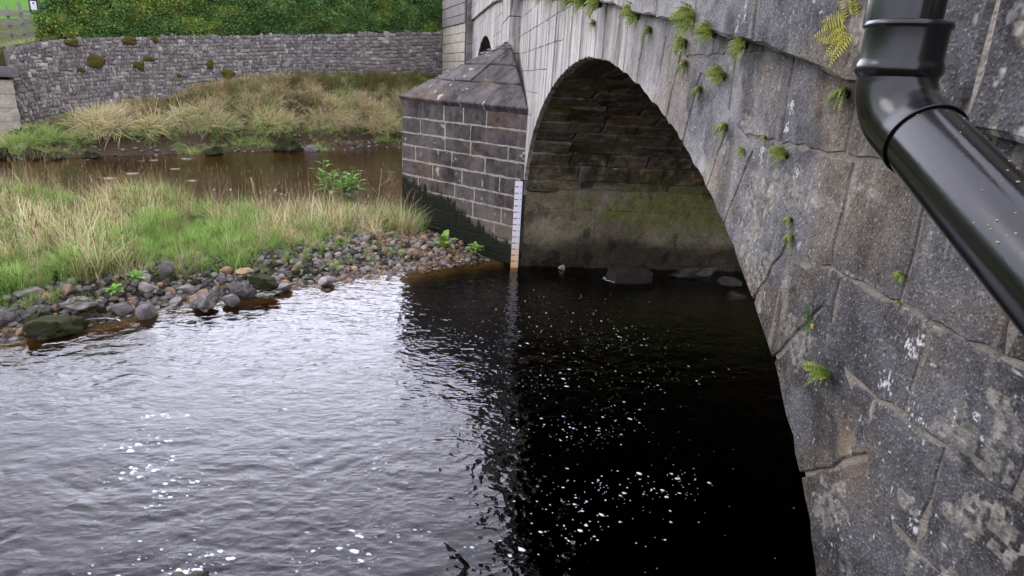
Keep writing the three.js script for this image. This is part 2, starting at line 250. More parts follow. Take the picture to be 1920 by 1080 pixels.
function courses(frame, beds, joints, ext, zmin, zmax, r, look, name = 'spandrel_stone') {
  for (let c = 0; c + 1 < beds.length; c++) {
    const y0 = beds[c] + 0.0055, y1 = beds[c + 1] - 0.0055, js = joints(c).filter((z) => z >= zmin && z <= zmax);
    for (let k = 0; k + 1 < js.length; k++) {
      let run = [];
      const flush = () => { if (run.length > 1 && run[run.length - 1][0] - run[0][0] > 0.04) {
        const area = run.reduce((s, q) => s + (q[2] - q[1]), 0) / run.length; if (area < 0.02) { run = []; return; }
        const q = []; for (const w of run) q.push([w[0], w[1]]); for (let i = run.length - 1; i >= 0; i--) q.push([run[i][0], run[i][2]]);
        const zc = (run[0][0] + run[run.length - 1][0]) / 2, [m, uv] = look ?? lookAt(zc);
        lay(name, frame, q, m, { proud: 0.0085, chamfer: 0.004, jit: 0.009, seg: 0.07, uv, r, back: 0.05, tilt: 0.0012 }); } run = []; };
      const a = js[k] + 0.006, b = js[k + 1] - 0.006, n = Math.max(2, Math.ceil((b - a) / 0.05));
      for (let i = 0; i <= n; i++) { const z = lerp(a, b, i / n), lo = Math.max(y0, ext(z) + 0.004), hi = Math.min(y1, stringY(z) - 0.012); if (hi - lo > 0.012) run.push([z, lo, hi]); else flush(); }
      flush();
    }
  }
}
const R1 = rng(101);
ringStones(ARCH1, face1, R1, 0.35, 30, 'voussoir');
const ranJoints = (r, z0, z1, a, b) => { const o = [z0]; while (o[o.length - 1] < z1) o.push(o[o.length - 1] + lerp(a, b, r())); o[o.length - 1] = z1; return o; };
{
  const near = [[0.5, 0.8, 1.1, 1.45], [0.5, 0.75, 1.19, 1.6], [0.5, 1.0, 1.33, 1.7], [0.55, 0.8, 1.12, 1.44, 1.76, 2.3], [0.5, 0.75, 1.3, 1.8, 2.2, 2.68, 3.3], [0.5, 2.3, 2.95], [3.3], [4.2], [6.0], [9]];
  const beds = [1.62, 1.91, 2.19, 2.45, 2.78, 3.09, 3.38, 3.68, 3.98, 4.3];
  const ext = extrados(ARCH1, 0.35);
  courses(face1, beds, (c) => { const n = near[c] ?? [0.5]; const last = n[n.length - 1]; return [...n, ...ranJoints(rng(300 + c), last, 14.5, 0.5, 0.95).slice(1)]; }, ext, 0.3, 14.6, R1);
}
// second span, beyond the pier, its face turned a little
const look2 = [M.faceFar, uvFar2];
ringStones(ARCH2, face2, R1, 0.42, 24, 'far_voussoir', look2);
courses(face2, [1.9, 2.3, 2.7, 3.1, 3.5, 3.9, 4.25, 4.6, 4.95], (c) => ranJoints(rng(400 + c), 14.3, 27.4, 0.6, 1.1), extrados(ARCH2, 0.42), 14.2, 27.5, R1, look2, 'far_spandrel_stone');
// string band and parapet, proud of the face so that its lower edge throws a line of shade
{
  const frame = (f) => (u, v, n) => f(u, v + stringY(u), n + 0.07);
  const rows = [[0.0, 0.44, 0], [0.455, 0.86, -0.012], [0.875, 1.06, 0.05]];
  const js = [-1.6, -0.6, 0.3, 1.3, 2.4, 3.03, 3.65, 4.4, 5.3, 6.1, 7.0, 7.8, 8.7, 9.6, 10.5, 11.4, 12.25];
  rows.forEach(([a, b, pr], ri) => { for (let i = 0; i + 1 < js.length; i++) {
    const s = ri ? ri * 0.31 : 0, z0 = js[i] + s + 0.006, z1 = js[i + 1] + s - 0.006, [m, uv] = lookAt((z0 + z1) / 2);
    const q = []; const n = 3; for (let k = 0; k <= n; k++) q.push([lerp(z0, z1, k / n), a]); for (let k = n; k >= 0; k--) q.push([lerp(z0, z1, k / n), b]);
    lay(ri ? 'parapet_stone' : 'string_stone', frame(face1), q, m, { proud: 0.012 + pr, chamfer: 0.012, jit: 0.008, seg: 0.1, tilt: 0.0008, uv: (z, y) => { const w = uv(z, stringY(z) + y); return [w[0], w[1] > 0.985 ? 1.97 - w[1] : w[1]]; }, r: R1, back: 0.12 });
  } });
  const j2 = ranJoints(rng(9), 14.25, 27.6, 0.9, 1.3);
  rows.forEach(([a, b, pr], ri) => { for (let i = 0; i + 1 < j2.length; i++) lay(ri ? 'far_parapet_stone' : 'far_string_stone', frame(face2), [[j2[i] + 0.006, a], [j2[i + 1] - 0.006, a], [j2[i + 1] - 0.006, b], [j2[i] + 0.006, b]], M.faceFar, { proud: 0.012 + pr, chamfer: 0.012, jit: 0.008, seg: 0.3, uv: (z, y) => uvFar2(z, 3.6 + y), r: R1, back: 0.12 }); });
}
// pilaster on the pier and at the far end: stacked blocks
function pilaster(f, z0, z1, y0, y1, proud, hs, look, name) {
  let y = y0, i = 0; while (y < y1) { const h = hs[i++ % hs.length], t = Math.min(y1, y + h);
    const g = new THREE.BoxGeometry(proud + 0.2, t - y - 0.014, z1 - z0); const c = f((z0 + z1) / 2, (y + t) / 2, proud / 2 - 0.1); const P = g.attributes.position, U = g.attributes.uv, Nn = g.attributes.normal;
    for (let k = 0; k < P.count; k++) { const zz = (z0 + z1) / 2 - P.getZ(k), yy = (y + t) / 2 + P.getY(k); const w = look[1](zz + (Math.abs(Nn.getZ(k)) > 0.5 ? P.getX(k) * 1.0 : 0), yy); U.setXY(k, w[0], w[1]); P.setXYZ(k, P.getX(k) + c.x + (R1() - 0.5) * 0.006, P.getY(k) + c.y, P.getZ(k) + c.z + (R1() - 0.5) * 0.006); }
    mesh(bn(name), g, look[0], bridge); y = t; } }
pilaster(face1, 12.25, 14.2, 2.9, 5.45, 0.21, [0.5, 0.62, 0.7], [M.faceFar, uvFar], 'pilaster_stone');
pilaster(face2, 27.5, 28.9, 0.2, 6.4, 0.2, [0.6, 0.75, 0.66], [M.faceFar, uvFar2], 'far_pilaster_stone');
// masonry core: fills between the faces and makes the joints
function core(frame, A, z0, z1, thick, m, name) {
  const top = []; for (let i = 0; i <= 24; i++) { const z = lerp(z0, z1, i / 24); top.push([z, stringY(z) + 0.43]); }
  const sh = new THREE.Shape(); sh.moveTo(z0, -1.5); sh.lineTo(z1, -1.5); for (let i = 24; i >= 0; i--) sh.lineTo(top[i][0], top[i][1]); sh.closePath();
  const p = archPoints(A, 80, 0.02), h = new THREE.Path(); h.moveTo(p[0].z, -1.45); for (const q of p) h.lineTo(q.z, q.y); h.lineTo(p[80].z, -1.45); h.closePath(); sh.holes.push(h);
  const g = new THREE.ExtrudeGeometry(sh, { depth: thick, bevelEnabled: false, steps: 1 }); const P = g.attributes.position, U = g.attributes.uv;
  for (let i = 0; i < P.count; i++) { const z = P.getX(i), y = P.getY(i), d = P.getZ(i), w = frame(z, y, -d + 0.0035); U.setXY(i, (z + d) / 1.5, (y + d * 0.3) / 1.5); P.setXYZ(i, w.x, w.y, w.z); }
  // (z, y, depth) -> (x = depth, y, -z) keeps the handedness of the faces reversed, so the winding is turned
  const arr = P.array; for (let i = 0; i < P.count; i += 3) for (let c = 0; c < 3; c++) { const t = arr[i * 3 + c]; arr[i * 3 + c] = arr[(i + 2) * 3 + c]; arr[(i + 2) * 3 + c] = t; }
  const ua = U.array; for (let i = 0; i < U.count; i += 3) for (let c = 0; c < 2; c++) { const t = ua[i * 2 + c]; ua[i * 2 + c] = ua[(i + 2) * 2 + c]; ua[(i + 2) * 2 + c] = t; }
  g.computeVertexNormals(); return mesh(bn(name), g, m, bridge);
}
core(face1, ARCH1, -1.6, 14.35, 5.5, M.mortarFace, 'mortar');
core(face2, ARCH2, 14.36, 28.8, 5.5, M.mortarFace, 'far_mortar');
{ // parapet core behind its stones
  const pos = [], uv = [], idx = []; const zs = []; for (let z = -1.6; z <= 14.31; z += 0.53) zs.push(z);
  zs.forEach((z, i) => { const y = stringY(z); for (const [x, yy] of [[XF - 0.072, y + 0.02], [XF - 0.072, y + 1.04], [XF + 0.36, y + 1.04], [XF + 0.36, y + 0.4]]) { pos.push(x, yy, -z); uv.push(z / 1.5, yy / 1.5 + x); } if (i) for (let k = 0; k < 3; k++) { const a = (i - 1) * 4 + k, b = i * 4 + k; idx.push(a, b, a + 1, b, b + 1, a + 1); } });
  mesh(bn('parapet_core'), geo(pos, uv, idx), M.mortar, bridge);
}
// vault: courses of stones along the barrel; the pier side one by one, the rest as one lining
{
  const r = rng(55), pts = archPoints(ARCH1, 34);   // pts[0] = pier springing
  const line = [{ z: ARCH1.zc + ARCH1.a, y: -0.7 }, { z: ARCH1.zc + ARCH1.a, y: 0.36 }, { z: ARCH1.zc + ARCH1.a, y: 0.98 }];
  const prof = [...line, ...pts.slice(0, 35)]; prof[3] = { z: prof[3].z, y: 1.30 };
  const all = prof.filter((p, i) => i < 4 || p.y > 1.34 || p.z < 5);
  let s = -0.7; const S = [s]; for (let i = 1; i < all.length; i++) { s += Math.hypot(all[i].z - all[i - 1].z, all[i].y - all[i - 1].y); S.push(s); }
  const dark = [];
  for (let i = 0; i + 1 < all.length; i++) {
    const a = all[i], b = all[i + 1], L = S[i + 1] - S[i]; if (L < 0.02) continue; const tz = (b.z - a.z) / L, ty = (b.y - a.y) / L, nz = -ty, ny = tz; // inward
    const frame = (u, v, n) => V(u, a.y + (v - S[i]) * ty + n * ny, -(a.z + (v - S[i]) * tz + n * nz));
    const single = i < 18, low = i < 3; let x = XF + 0.035; const x1 = 6.55;
    while (x < x1) {
      let w = low ? lerp(0.7, 1.2, r()) : lerp(0.4, 1.0, r()); if (!single) w = 9; const e = Math.min(x1, x + w); if (x1 - e < 0.2) { /* last */ }
      const xe = x1 - e < 0.2 ? x1 : e; const gp = low ? 0.0025 : 0.006; const poly = [[x + gp, S[i] + gp], [xe - gp, S[i] + gp], [xe - gp, S[i + 1] - gp], [x + gp, S[i + 1] - gp]];
      const opt = { proud: low ? 0.003 : 0.012, chamfer: low ? 0.003 : 0.02, jit: low ? 0.004 : 0.016, seg: 0.13, r, back: 0.05, tilt: single ? (low ? 0.002 : 0.018) : 0, uv: (u, v) => [(u - 1) / 5.8, (Math.min(v, 4.9) + 0.8) / 5.8] };
      if (single) lay(low ? 'pier_wall_stone' : 'vault_stone', frame, poly, M.vault, opt); else { const o = lay('vault_lining', frame, poly, M.vault, opt); bridge.remove(o); dark.push(o.geometry); }
      x = xe;
    }
  }
  mesh('vault_lining', mergeGeometries(dark), M.vault, bridge);
  // dark joints behind the vault stones
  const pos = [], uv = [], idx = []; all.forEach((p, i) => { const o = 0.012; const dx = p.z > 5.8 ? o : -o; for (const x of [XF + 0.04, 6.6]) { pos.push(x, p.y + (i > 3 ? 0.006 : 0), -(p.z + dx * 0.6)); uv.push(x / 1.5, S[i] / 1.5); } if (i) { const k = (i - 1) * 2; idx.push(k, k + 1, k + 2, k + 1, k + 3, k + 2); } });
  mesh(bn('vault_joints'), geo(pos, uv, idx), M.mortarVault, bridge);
  // shallow impost pad and buttress strip at the pier's upstream corner, inside the arch
  const pad = new THREE.SphereGeometry(1, 20, 12); const P = pad.attributes.position; for (let i = 0; i < P.count; i++) { const x = P.getX(i), y = P.getY(i), z = P.getZ(i); P.setXYZ(i, 1.43 + 0.28 * Math.sign(x) * Math.pow(Math.abs(x), 0.55), 1.37 + 0.13 * Math.sign(y) * Math.pow(Math.abs(y), 0.6), -10.24 + z * 0.075); } pad.computeVertexNormals();
  mesh('impost_pad', pad, M.vault, bridge);
}
// cutwater: two faces from the nose back to the pier, and a pyramid cap of slabs
const NOSE = V(-0.95, 0, -12.40), ROOT = V(XF, 0, -10.24), ROOT2 = V(XF - 0.1, 0, -14.56), EAVE = 2.56;
{
  const r = rng(21), D = ROOT.clone().sub(NOSE), L = D.length(); D.normalize(); const N = V(D.z, 0, -D.x).multiplyScalar(-1); if (N.z < 0) N.negate();
  const f = (u, v, n) => NOSE.clone().addScaledVector(D, u).addScaledVector(N, n).add(V(0, v, 0));
  const D2 = ROOT2.clone().sub(NOSE), L2 = D2.length(); D2.normalize(); let N2 = V(D2.z, 0, -D2.x); if (N2.z > 0) N2.negate();
  const f2 = (u, v, n) => NOSE.clone().addScaledVector(D2, u).addScaledVector(N2, n).add(V(0, v, 0));
  const beds = [-0.5, 0.1, 0.36, 0.63, 0.9, 1.14, 1.42, 1.69, 1.92, 2.19, EAVE - 0.06];
  const joints = [[0.4], [0.3, 0.65], [0.2, 0.5, 0.8], [0.326, 0.629, 0.85], [0.153, 0.476, 0.637], [0.283, 0.534, 0.827], [0.125, 0.446, 0.712], [0.386, 0.596, 0.88], [0.168, 0.383, 0.591], [0.371, 0.531, 0.709]];
  const cuv = (u, v) => [(u + 0.2) / 3.5, (v + 0.3) / 3.5];
  for (let c = 0; c + 1 < beds.length; c++) {
    const j = [0, ...joints[c], 1];
    for (let i = 0; i + 1 < j.length; i++) {
      const g = 0.012, a = j[i] * L + (i ? g : 0.0), b = j[i + 1] * L - (i + 2 < j.length ? g : 0);
      lay('cutwater_stone', f, [[a, beds[c] + g], [b, beds[c] + g], [b, beds[c + 1] - g], [a, beds[c + 1] - g]], M.cut, { proud: 0.014, chamfer: 0.009, jit: 0.009, seg: 0.1, r, back: 0.1, tilt: 0.0015, uv: cuv });
      lay('cutwater_rear_stone', f2, [[a / L * L2, beds[c] + g], [b / L * L2, beds[c] + g], [b / L * L2, beds[c + 1] - g], [a / L * L2, beds[c + 1] - g]], M.cut, { proud: 0.012, chamfer: 0.012, jit: 0.008, seg: 0.3, r, back: 0.1, tilt: 0.006, uv: cuv });
    }
  }
  { const J = sheetOf(texCutJ, 0.01), pos = [], uv = []; for (const [u, v] of [[0, -0.5], [L, -0.5], [L, EAVE - 0.05], [0, -0.5], [L, EAVE - 0.05], [0, EAVE - 0.05]]) { const p = f(u, v, 0.0075); pos.push(p.x, p.y, p.z); uv.push(...cuv(u, v)); } mesh('cutwater_joints', geo(pos, uv), J, bridge); }
  const sh = new THREE.Shape([new THREE.Vector2(NOSE.x, -NOSE.z), new THREE.Vector2(ROOT.x, -ROOT.z), new THREE.Vector2(ROOT2.x + 0.1, -ROOT2.z)]);
  const g = new THREE.ExtrudeGeometry(sh, { depth: EAVE - 0.02 + 0.6, bevelEnabled: false }); g.rotateX(-Math.PI / 2); g.translate(0, -0.6, 0);
  { const U = g.attributes.uv, P = g.attributes.position; for (let i = 0; i < P.count; i++) U.setXY(i, (P.getX(i) - P.getZ(i)) / 1.5, P.getY(i) / 1.5); }
  mesh('cutwater_core', g, M.mortarDark, bridge);
  // cap
  const E0 = V(-0.955, EAVE - 0.04, -12.40), E1 = V(XF, EAVE - 0.05, -10.20), E2 = V(XF, EAVE, -14.64), TOP = V(0.97, 3.60, -12.38);
  const cap = (A, B, C2, rows, nm, off) => {  // triangle: nose A, root B, apex C2
    const du = B.clone().sub(A), Lu = du.length(); du.normalize(); const up = C2.clone().sub(A); up.addScaledVector(du, -up.dot(du)); const H = up.length(); up.normalize(); let n = du.clone().cross(up); if (n.y < 0) n.negate();
    const F = (u, v, k) => A.clone().addScaledVector(du, u).addScaledVector(up, v).addScaledVector(n, k), ua = C2.clone().sub(A).dot(du);
    const lo = (v) => (ua * v) / H, hi = (v) => Lu + ((ua - Lu) * v) / H;
    rows.forEach(([v0, v1, js], ri) => {
      const ed = [0, ...js, 1]; for (let i = 0; i + 1 < ed.length; i++) {
        const U = (t, v) => lerp(lo(v), hi(v), t), a = v0 * H, b = v1 * H - 0.012, g0 = i ? 0.008 : 0, g1 = i + 2 < ed.length ? 0.008 : 0;
        // ragged upright joints: constant distance along the slope
        const x0 = i ? lerp(lo(a), hi(a), ed[i]) : null, x1 = i + 2 < ed.length ? lerp(lo(a), hi(a), ed[i + 1]) : null;
        const q = [[x0 === null ? lo(a) - 0.01 : x0 + g0, a], [x1 === null ? hi(a) : x1 - g1, a], [x1 === null ? hi(b) : Math.min(x1 + 0.1, hi(b)) - g1, b], [x0 === null ? lo(b) - 0.01 : Math.max(x0 + 0.1, lo(b)) + g0, b]];
        lay(nm, F, q, M.cut, { proud: 0.02 + 0.010 * (rows.length - ri), chamfer: 0.016, jit: 0.01, seg: 0.2, r, back: 0.1, tilt: 0.008, uv: (u, v) => [clamp((u + 0.2) / 3.5), clamp((v + 1.55) / 3.5)] });
      }
    });
    const P = [A, B, C2].map((p) => p.clone()); return geo(P.flatMap((p) => [p.x, p.y, p.z]), [0, 0, 2, 0, 1, 1], n.dot(P[1].clone().sub(P[0]).cross(P[2].clone().sub(P[0]))) > 0 ? [0, 1, 2] : [0, 2, 1]);
  };
  const g1 = cap(E0, E1, TOP, [[-0.02, 0.30, [0.5]], [0.31, 0.58, [0.45]], [0.59, 0.85, [0.5]], [0.86, 0.985, []]], 'cap_stone');
  const g2 = cap(E0, E2, TOP, [[-0.02, 0.30, [0.5]], [0.31, 0.58, [0.4]], [0.59, 0.85, []], [0.86, 0.985, []]], 'cap_rear_stone');
  mesh('cap_bed', mergeGeometries([g1, g2]), M.mortarDark, bridge);
  // white bird droppings along the ridge
  const bits = []; const dm = stdm({ color: new THREE.Color(0.82, 0.82, 0.8), roughness: 0.9 });
  for (let i = 0; i < 70; i++) { const near = i < 34; const t = near ? 0.74 + 0.24 * r() : r() < 0.5 ? lerp(0.0, 0.2, r()) : lerp(0.28, 0.7, r()); const p = E0.clone().lerp(TOP, t); const s = (near ? 0.02 : 0.012) * (0.5 + r()); const q = new THREE.SphereGeometry(1, 7, 5); q.scale(s * (1 + r()), s * 0.14, s * (1 + r())); const off = (r() - 0.3) * 0.16; q.translate(p.x + off * 0.6, p.y + 0.058 - Math.abs(off) * 0.36, p.z + off); bits.push(q); }
  tag(mesh('bird_droppings', mergeGeometries(bits), dm, bridge), null, null, null, 'stuff');
}

// ---------------------------------------------------------------- ground
const zFront = (x) => pl([[-16, -2.2], [-8, -4.9], [-4.9, -6.75], [-4.4, -7.05], [-3.7, -7.72], [-2.83, -8.4], [-1.83, -8.78], [-1, -9.36], [0.31, -10.3], [0.7, -10.5]], x);
const zBack = (x) => pl([[-16, -12.0], [-9, -12.7], [-6.3, -12.5], [-3.1, -12.5], [-1.9, -13.3], [-0.9, -13.9], [0.7, -14.2]], x);
const zGrass = (x) => pl([[-16, -3.6], [-8, -6.2], [-4.5, -7.6], [-3.7, -8.5], [-2.9, -8.75], [-2.55, -9.7], [-1.8, -10.4], [-1.0, -11.0], [0, -11.2]], x);
const WA = V(-14.2, 0, -21.8), WB = V(-1.0, 0, -33.0), WD = WB.clone().sub(WA).normalize(), WN = V(-WD.z, 0, WD.x);   // wall line; WN towards the river
if (WN.z < 0) WN.negate();
const wallTop = (s) => pl([[-6, 2.9], [0.3, 3.0], [1.88, 3.43], [3.4, 3.62], [5.06, 3.77], [8.53, 4.09], [11.26, 4.36], [13.85, 4.6], [17.94, 5.02], [22, 5.2]], s);
const wallBase = (s) => pl([[-6, 0.2], [0.32, 0.38], [1.97, 0.93], [4.64, 1.5], [6.34, 2.0], [7.77, 2.35], [10.22, 2.62], [13.8, 2.8], [18, 3.0]], s);
const bankLine = (x, z) => ((x + 12.8) * -0.623 + (z + 19.6) * -0.782) + 0.5 * (vn(x * 0.5, z * 0.5) - 0.5) * ss(0, 4, x + 13);   // metres landward of the far waterline
function ground(x, z) {
  const sW = (x - WA.x) * WD.x + (z - WA.z) * WD.z, dW = (x - WA.x) * WN.x + (z - WA.z) * WN.z;
  const n = fbm(x * 0.9, z * 0.9, 4) - 0.5, n2 = fbm(x * 4, z * 4, 3) - 0.5;
  if (x > 0.9 && z < -1.5 && z > -28) return -0.65 + 0.2 * n - (x > 0.2 && z < -14 ? -0.35 : 0);
  if (dW < -0.1) { const back = -dW; return Math.max(0, wallTop(sW) - 0.2 + 0.05 * n + Math.max(0, back - 3) * (sW < 30 ? 0.085 : 0.05) + Math.max(0, back - 60) * 0.1); }
  const u = bankLine(x, z);
  if (u > -0.15) {
    const hb = wallBase(sW), wide = Math.max(0.5, u + Math.max(dW, 0)); // local width of the bank
    const t = clamp(u / wide), lip = Math.min(0.62, hb * 0.55);
    const foot = 0.26 * ss(-0.15, 0.55, u), step = (lip - 0.2) * ss(0.5, 0.85, u), rise = Math.max(0, hb - lip) * ss(0.2, 1.0, t);
    return -0.06 + foot + step + rise + 0.10 * n + 0.05 * n2;
  }
  let h = -0.16 + 0.1 * n + 0.05 * n2 + 0.06 * ss(-3, 0, u);   // the shallow back channel
  const f = zFront(x) - z, b = z - zBack(x);
  if (f < 0) { h = lerp(-0.05, -0.85, ss(0, 1.5, -f)) + 0.12 * n; const nb = ss(-1.9, -0.2, z); h = lerp(h, 1.6 + 0.2 * n, nb); }
  else if (b > -0.6) { const hm = pl([[-9, 0.42], [-4, 0.34], [-2, 0.27], [0, 0.2], [1, 0.15]], x) + 0.16 * n; h = Math.max(h, -0.05 + hm * ss(-0.05, 1.5, f) * ss(-0.5, 0.7, b) + 0.05 * n2 * ss(0, 0.4, f)); }
  return h;
}
const texSoil = bake(1024, 1024, 0, 1, 0, 1, (u, v, o) => {
  const m = ss(0, 0.1, u) * ss(1, 0.9, u) * ss(0, 0.1, v) * ss(1, 0.9, v), T = (s, q, n) => lerp(fbm(((u + 0.5) % 1) * s + q, ((v + 0.5) % 1) * s + 7, n), fbm(u * s + q + 60, v * s, n), m);
  const a = T(90, 3, 3), b = T(22, 9, 3), c = T(200, 5, 2); const q = clamp(0.3 + 0.7 * (0.4 * a + 0.35 * b + 0.25 * c)); const peb = ss(0.58, 0.7, a);
  o[0] = q * (1 + 0.1 * peb); o[1] = q; o[2] = q * (1 - 0.05 * peb); o[3] = 0.5 * a + 0.3 * c + 0.2 * b;
}, THREE.RepeatWrapping);
M.ground = stdm({ specularIntensity: 0.02, vertexColors: true, map: texSoil.map, bumpMap: texSoil.bump, bumpScale: 0.04 });
{
  const axis = (pts) => { const o = []; for (let i = 0; i + 1 < pts.length; i++) { const [a, n] = pts[i], b = pts[i + 1][0]; for (let k = 0; k < n; k++) o.push(lerp(a, b, k / n)); } o.push(pts[pts.length - 1][0]); return o; };
  const xs = axis([[-400, 24], [-60, 26], [-18, 200], [2, 60], [12, 20], [60, 12], [400, 0]]), zs = axis([[-700, 20], [-200, 24], [-80, 40], [-36, 230], [-6, 40], [2, 12], [60, 0]]);
  const pos = [], col = [], uv = [], idx = [];
  for (const z of zs) for (const x of xs) {
    const h = ground(x, z); pos.push(x, h, z); uv.push(x / 1.4, z / 1.4);
    const dW = (x - WA.x) * WN.x + (z - WA.z) * WN.z, u = bankLine(x, z), n = fbm(x * 1.7, z * 1.7, 3);
    let c;
    if (dW < -0.1) { const k = 0.8 + 0.5 * n; c = dW < -16 ? [0.085 * k, 0.19 * k, 0.03 * k] : [0.075 * k, 0.085 * k, 0.032 * k]; }
    else if (u > -0.2) { const g = ss(0.8, 1.1, u); const q = 0.5 + n; c = [lerp(0.075 * q, 0.06, g), lerp(0.056 * q, 0.055, g), lerp(0.036 * q, 0.025, g)]; }
    else if (h > 0.04) c = [0.055, 0.05, 0.032]; else c = h > -0.3 ? [0.38, 0.28, 0.14] : [0.09, 0.065, 0.035];
    col.push(...c.map((q) => q * 1.45));
  }
  const W = xs.length; for (let j = 0; j + 1 < zs.length; j++) for (let i = 0; i + 1 < W; i++) { const a = j * W + i; idx.push(a, a + W, a + 1, a + 1, a + W, a + W + 1); }
  const o = mesh('ground', geo(pos, uv, idx, col), M.ground); o.userData.kind = 'structure';
}

// ---------------------------------------------------------------- river
const flowCalm = (x, z) => 1 - 0.65 * ss(0.8, 2.0, x - 0.12 * (z + 9));
function wave(x, z) {
  const back = ss(-11.5, -13, z);
  const wx = x + 0.35 * (vn(x * 0.9, z * 0.9) - 0.5) + 0.12 * (vn(x * 2.7 + 9, z * 2.7) - 0.5), wz = z + 0.35 * (vn(x * 0.9 + 40, z * 0.9) - 0.5) + 0.12 * (vn(x * 2.7, z * 2.7 + 30) - 0.5);
  const c = 0.78, s = 0.62; const a = wx * c - wz * s, b = wx * s + wz * c;   // a across the stream's ripples
  const turb = 0.3 + 0.9 * ss(0.40, 0.62, fbm(x * 0.55 + 3, z * 0.55 + 8, 3)), near = ss(-8.6, -5.5, z), calm = flowCalm(x, z);
  let h = 0.006 * (vn(a * 1.1, b * 0.9) - 0.5) + 0.0065 * (vn(a * 2.6 + 7, b * 3.4) - 0.5) * (0.6 + turb);
  const rg = 1 - Math.abs(2 * vn(a * 3.2 + 31, b * 4.9 + 5) - 1); h -= 0.0065 * rg * rg * rg * turb * (0.3 + near);
  const r3 = 1 - Math.abs(2 * vn(wx * 7.2 + 11, wz * 10.9 + 25) - 1); h -= 0.0030 * rg * r3 * r3 * (0.5 + turb);
  h += 0.0105 * (vn(wx * 3.6, wz * 7.5) - 0.5) * (0.7 + 0.5 * turb) + 0.0062 * (vn(wx * 8, wz * 16) - 0.5) + 0.0022 * (vn(wx * 19, wz * 31) - 0.5);
  return h * (0.45 + 0.55 * calm) * lerp(0.66, 0.42, ss(-6.0, -9, z)) * lerp(0.5, 1.12, ss(0.34, 0.6, fbm(x * 0.5 + 15 + z * 0.2, z * 0.75, 4))) * lerp(1, 0.8, back);
}
{
  const rows = 860, cols = 640, pos = [], uv = [], idx = []; const ts = []; for (const t of [-30, -9, -4, -2.2, -1.5, -1.2]) ts.push(t); for (let i = 0; i <= cols; i++) ts.push(-1 + (2 * i) / cols); for (const t of [1.2, 1.5, 2.2, 4, 9, 30]) ts.push(t);
  for (let j = 0; j <= rows; j++) { const z = j === 0 ? -0.3 : j === 1 ? -1.5 : -2.6 * Math.pow(36 / 2.6, (j - 2) / (rows - 2)); const w = 1.2 + 0.80 * Math.abs(z), xc = -0.10 * Math.abs(z) + 0.4; for (const t of ts) { const x = xc + w * t; pos.push(x, wave(x, z), z); uv.push(x / 2.3, z / 2.3); } }
  const W = ts.length; for (let j = 0; j < rows; j++) for (let i = 0; i + 1 < W; i++) { const a = j * W + i; idx.push(a, a + 1, a + W, a + 1, a + W + 1, a + W); }
  const rip = bake(1024, 1024, 0, 1, 0, 1, (u, v, o) => { const P = (u, v) => { const x = u * 2.3 + 0.05 * vn(u * 14, v * 14), y = v * 2.3 + 0.05 * vn(u * 14 + 9, v * 14); const q = 1 - Math.abs(2 * vn(x * 14, y * 22) - 1); return 0.45 * vn(x * 12, y * 21) + 0.25 * q * q + 0.22 * vn(x * 27, y * 44) + 0.08 * vn(x * 60, y * 90); }; const m = ss(0, 0.12, u) * ss(1, 0.88, u) * ss(0, 0.12, v) * ss(1, 0.88, v); o[0] = o[1] = o[2] = 0; o[3] = lerp(P((u + 0.5) % 1 + 3, (v + 0.5) % 1), P(u, v), m); }, THREE.RepeatWrapping);
  M.water = new THREE.MeshPhysicalMaterial({ color: 0xffffff, transmission: 1, thickness: 1, ior: 1.333, roughness: 0.02, bumpMap: rip.bump, bumpScale: 0.0055, attenuationColor: new THREE.Color(0.36, 0.245, 0.125), attenuationDistance: 0.21 });
  const o = mesh('river', geo(pos, uv, idx), M.water); o.userData.kind = 'structure'; o.userData.label = 'dark peaty river water with small ripples';
}

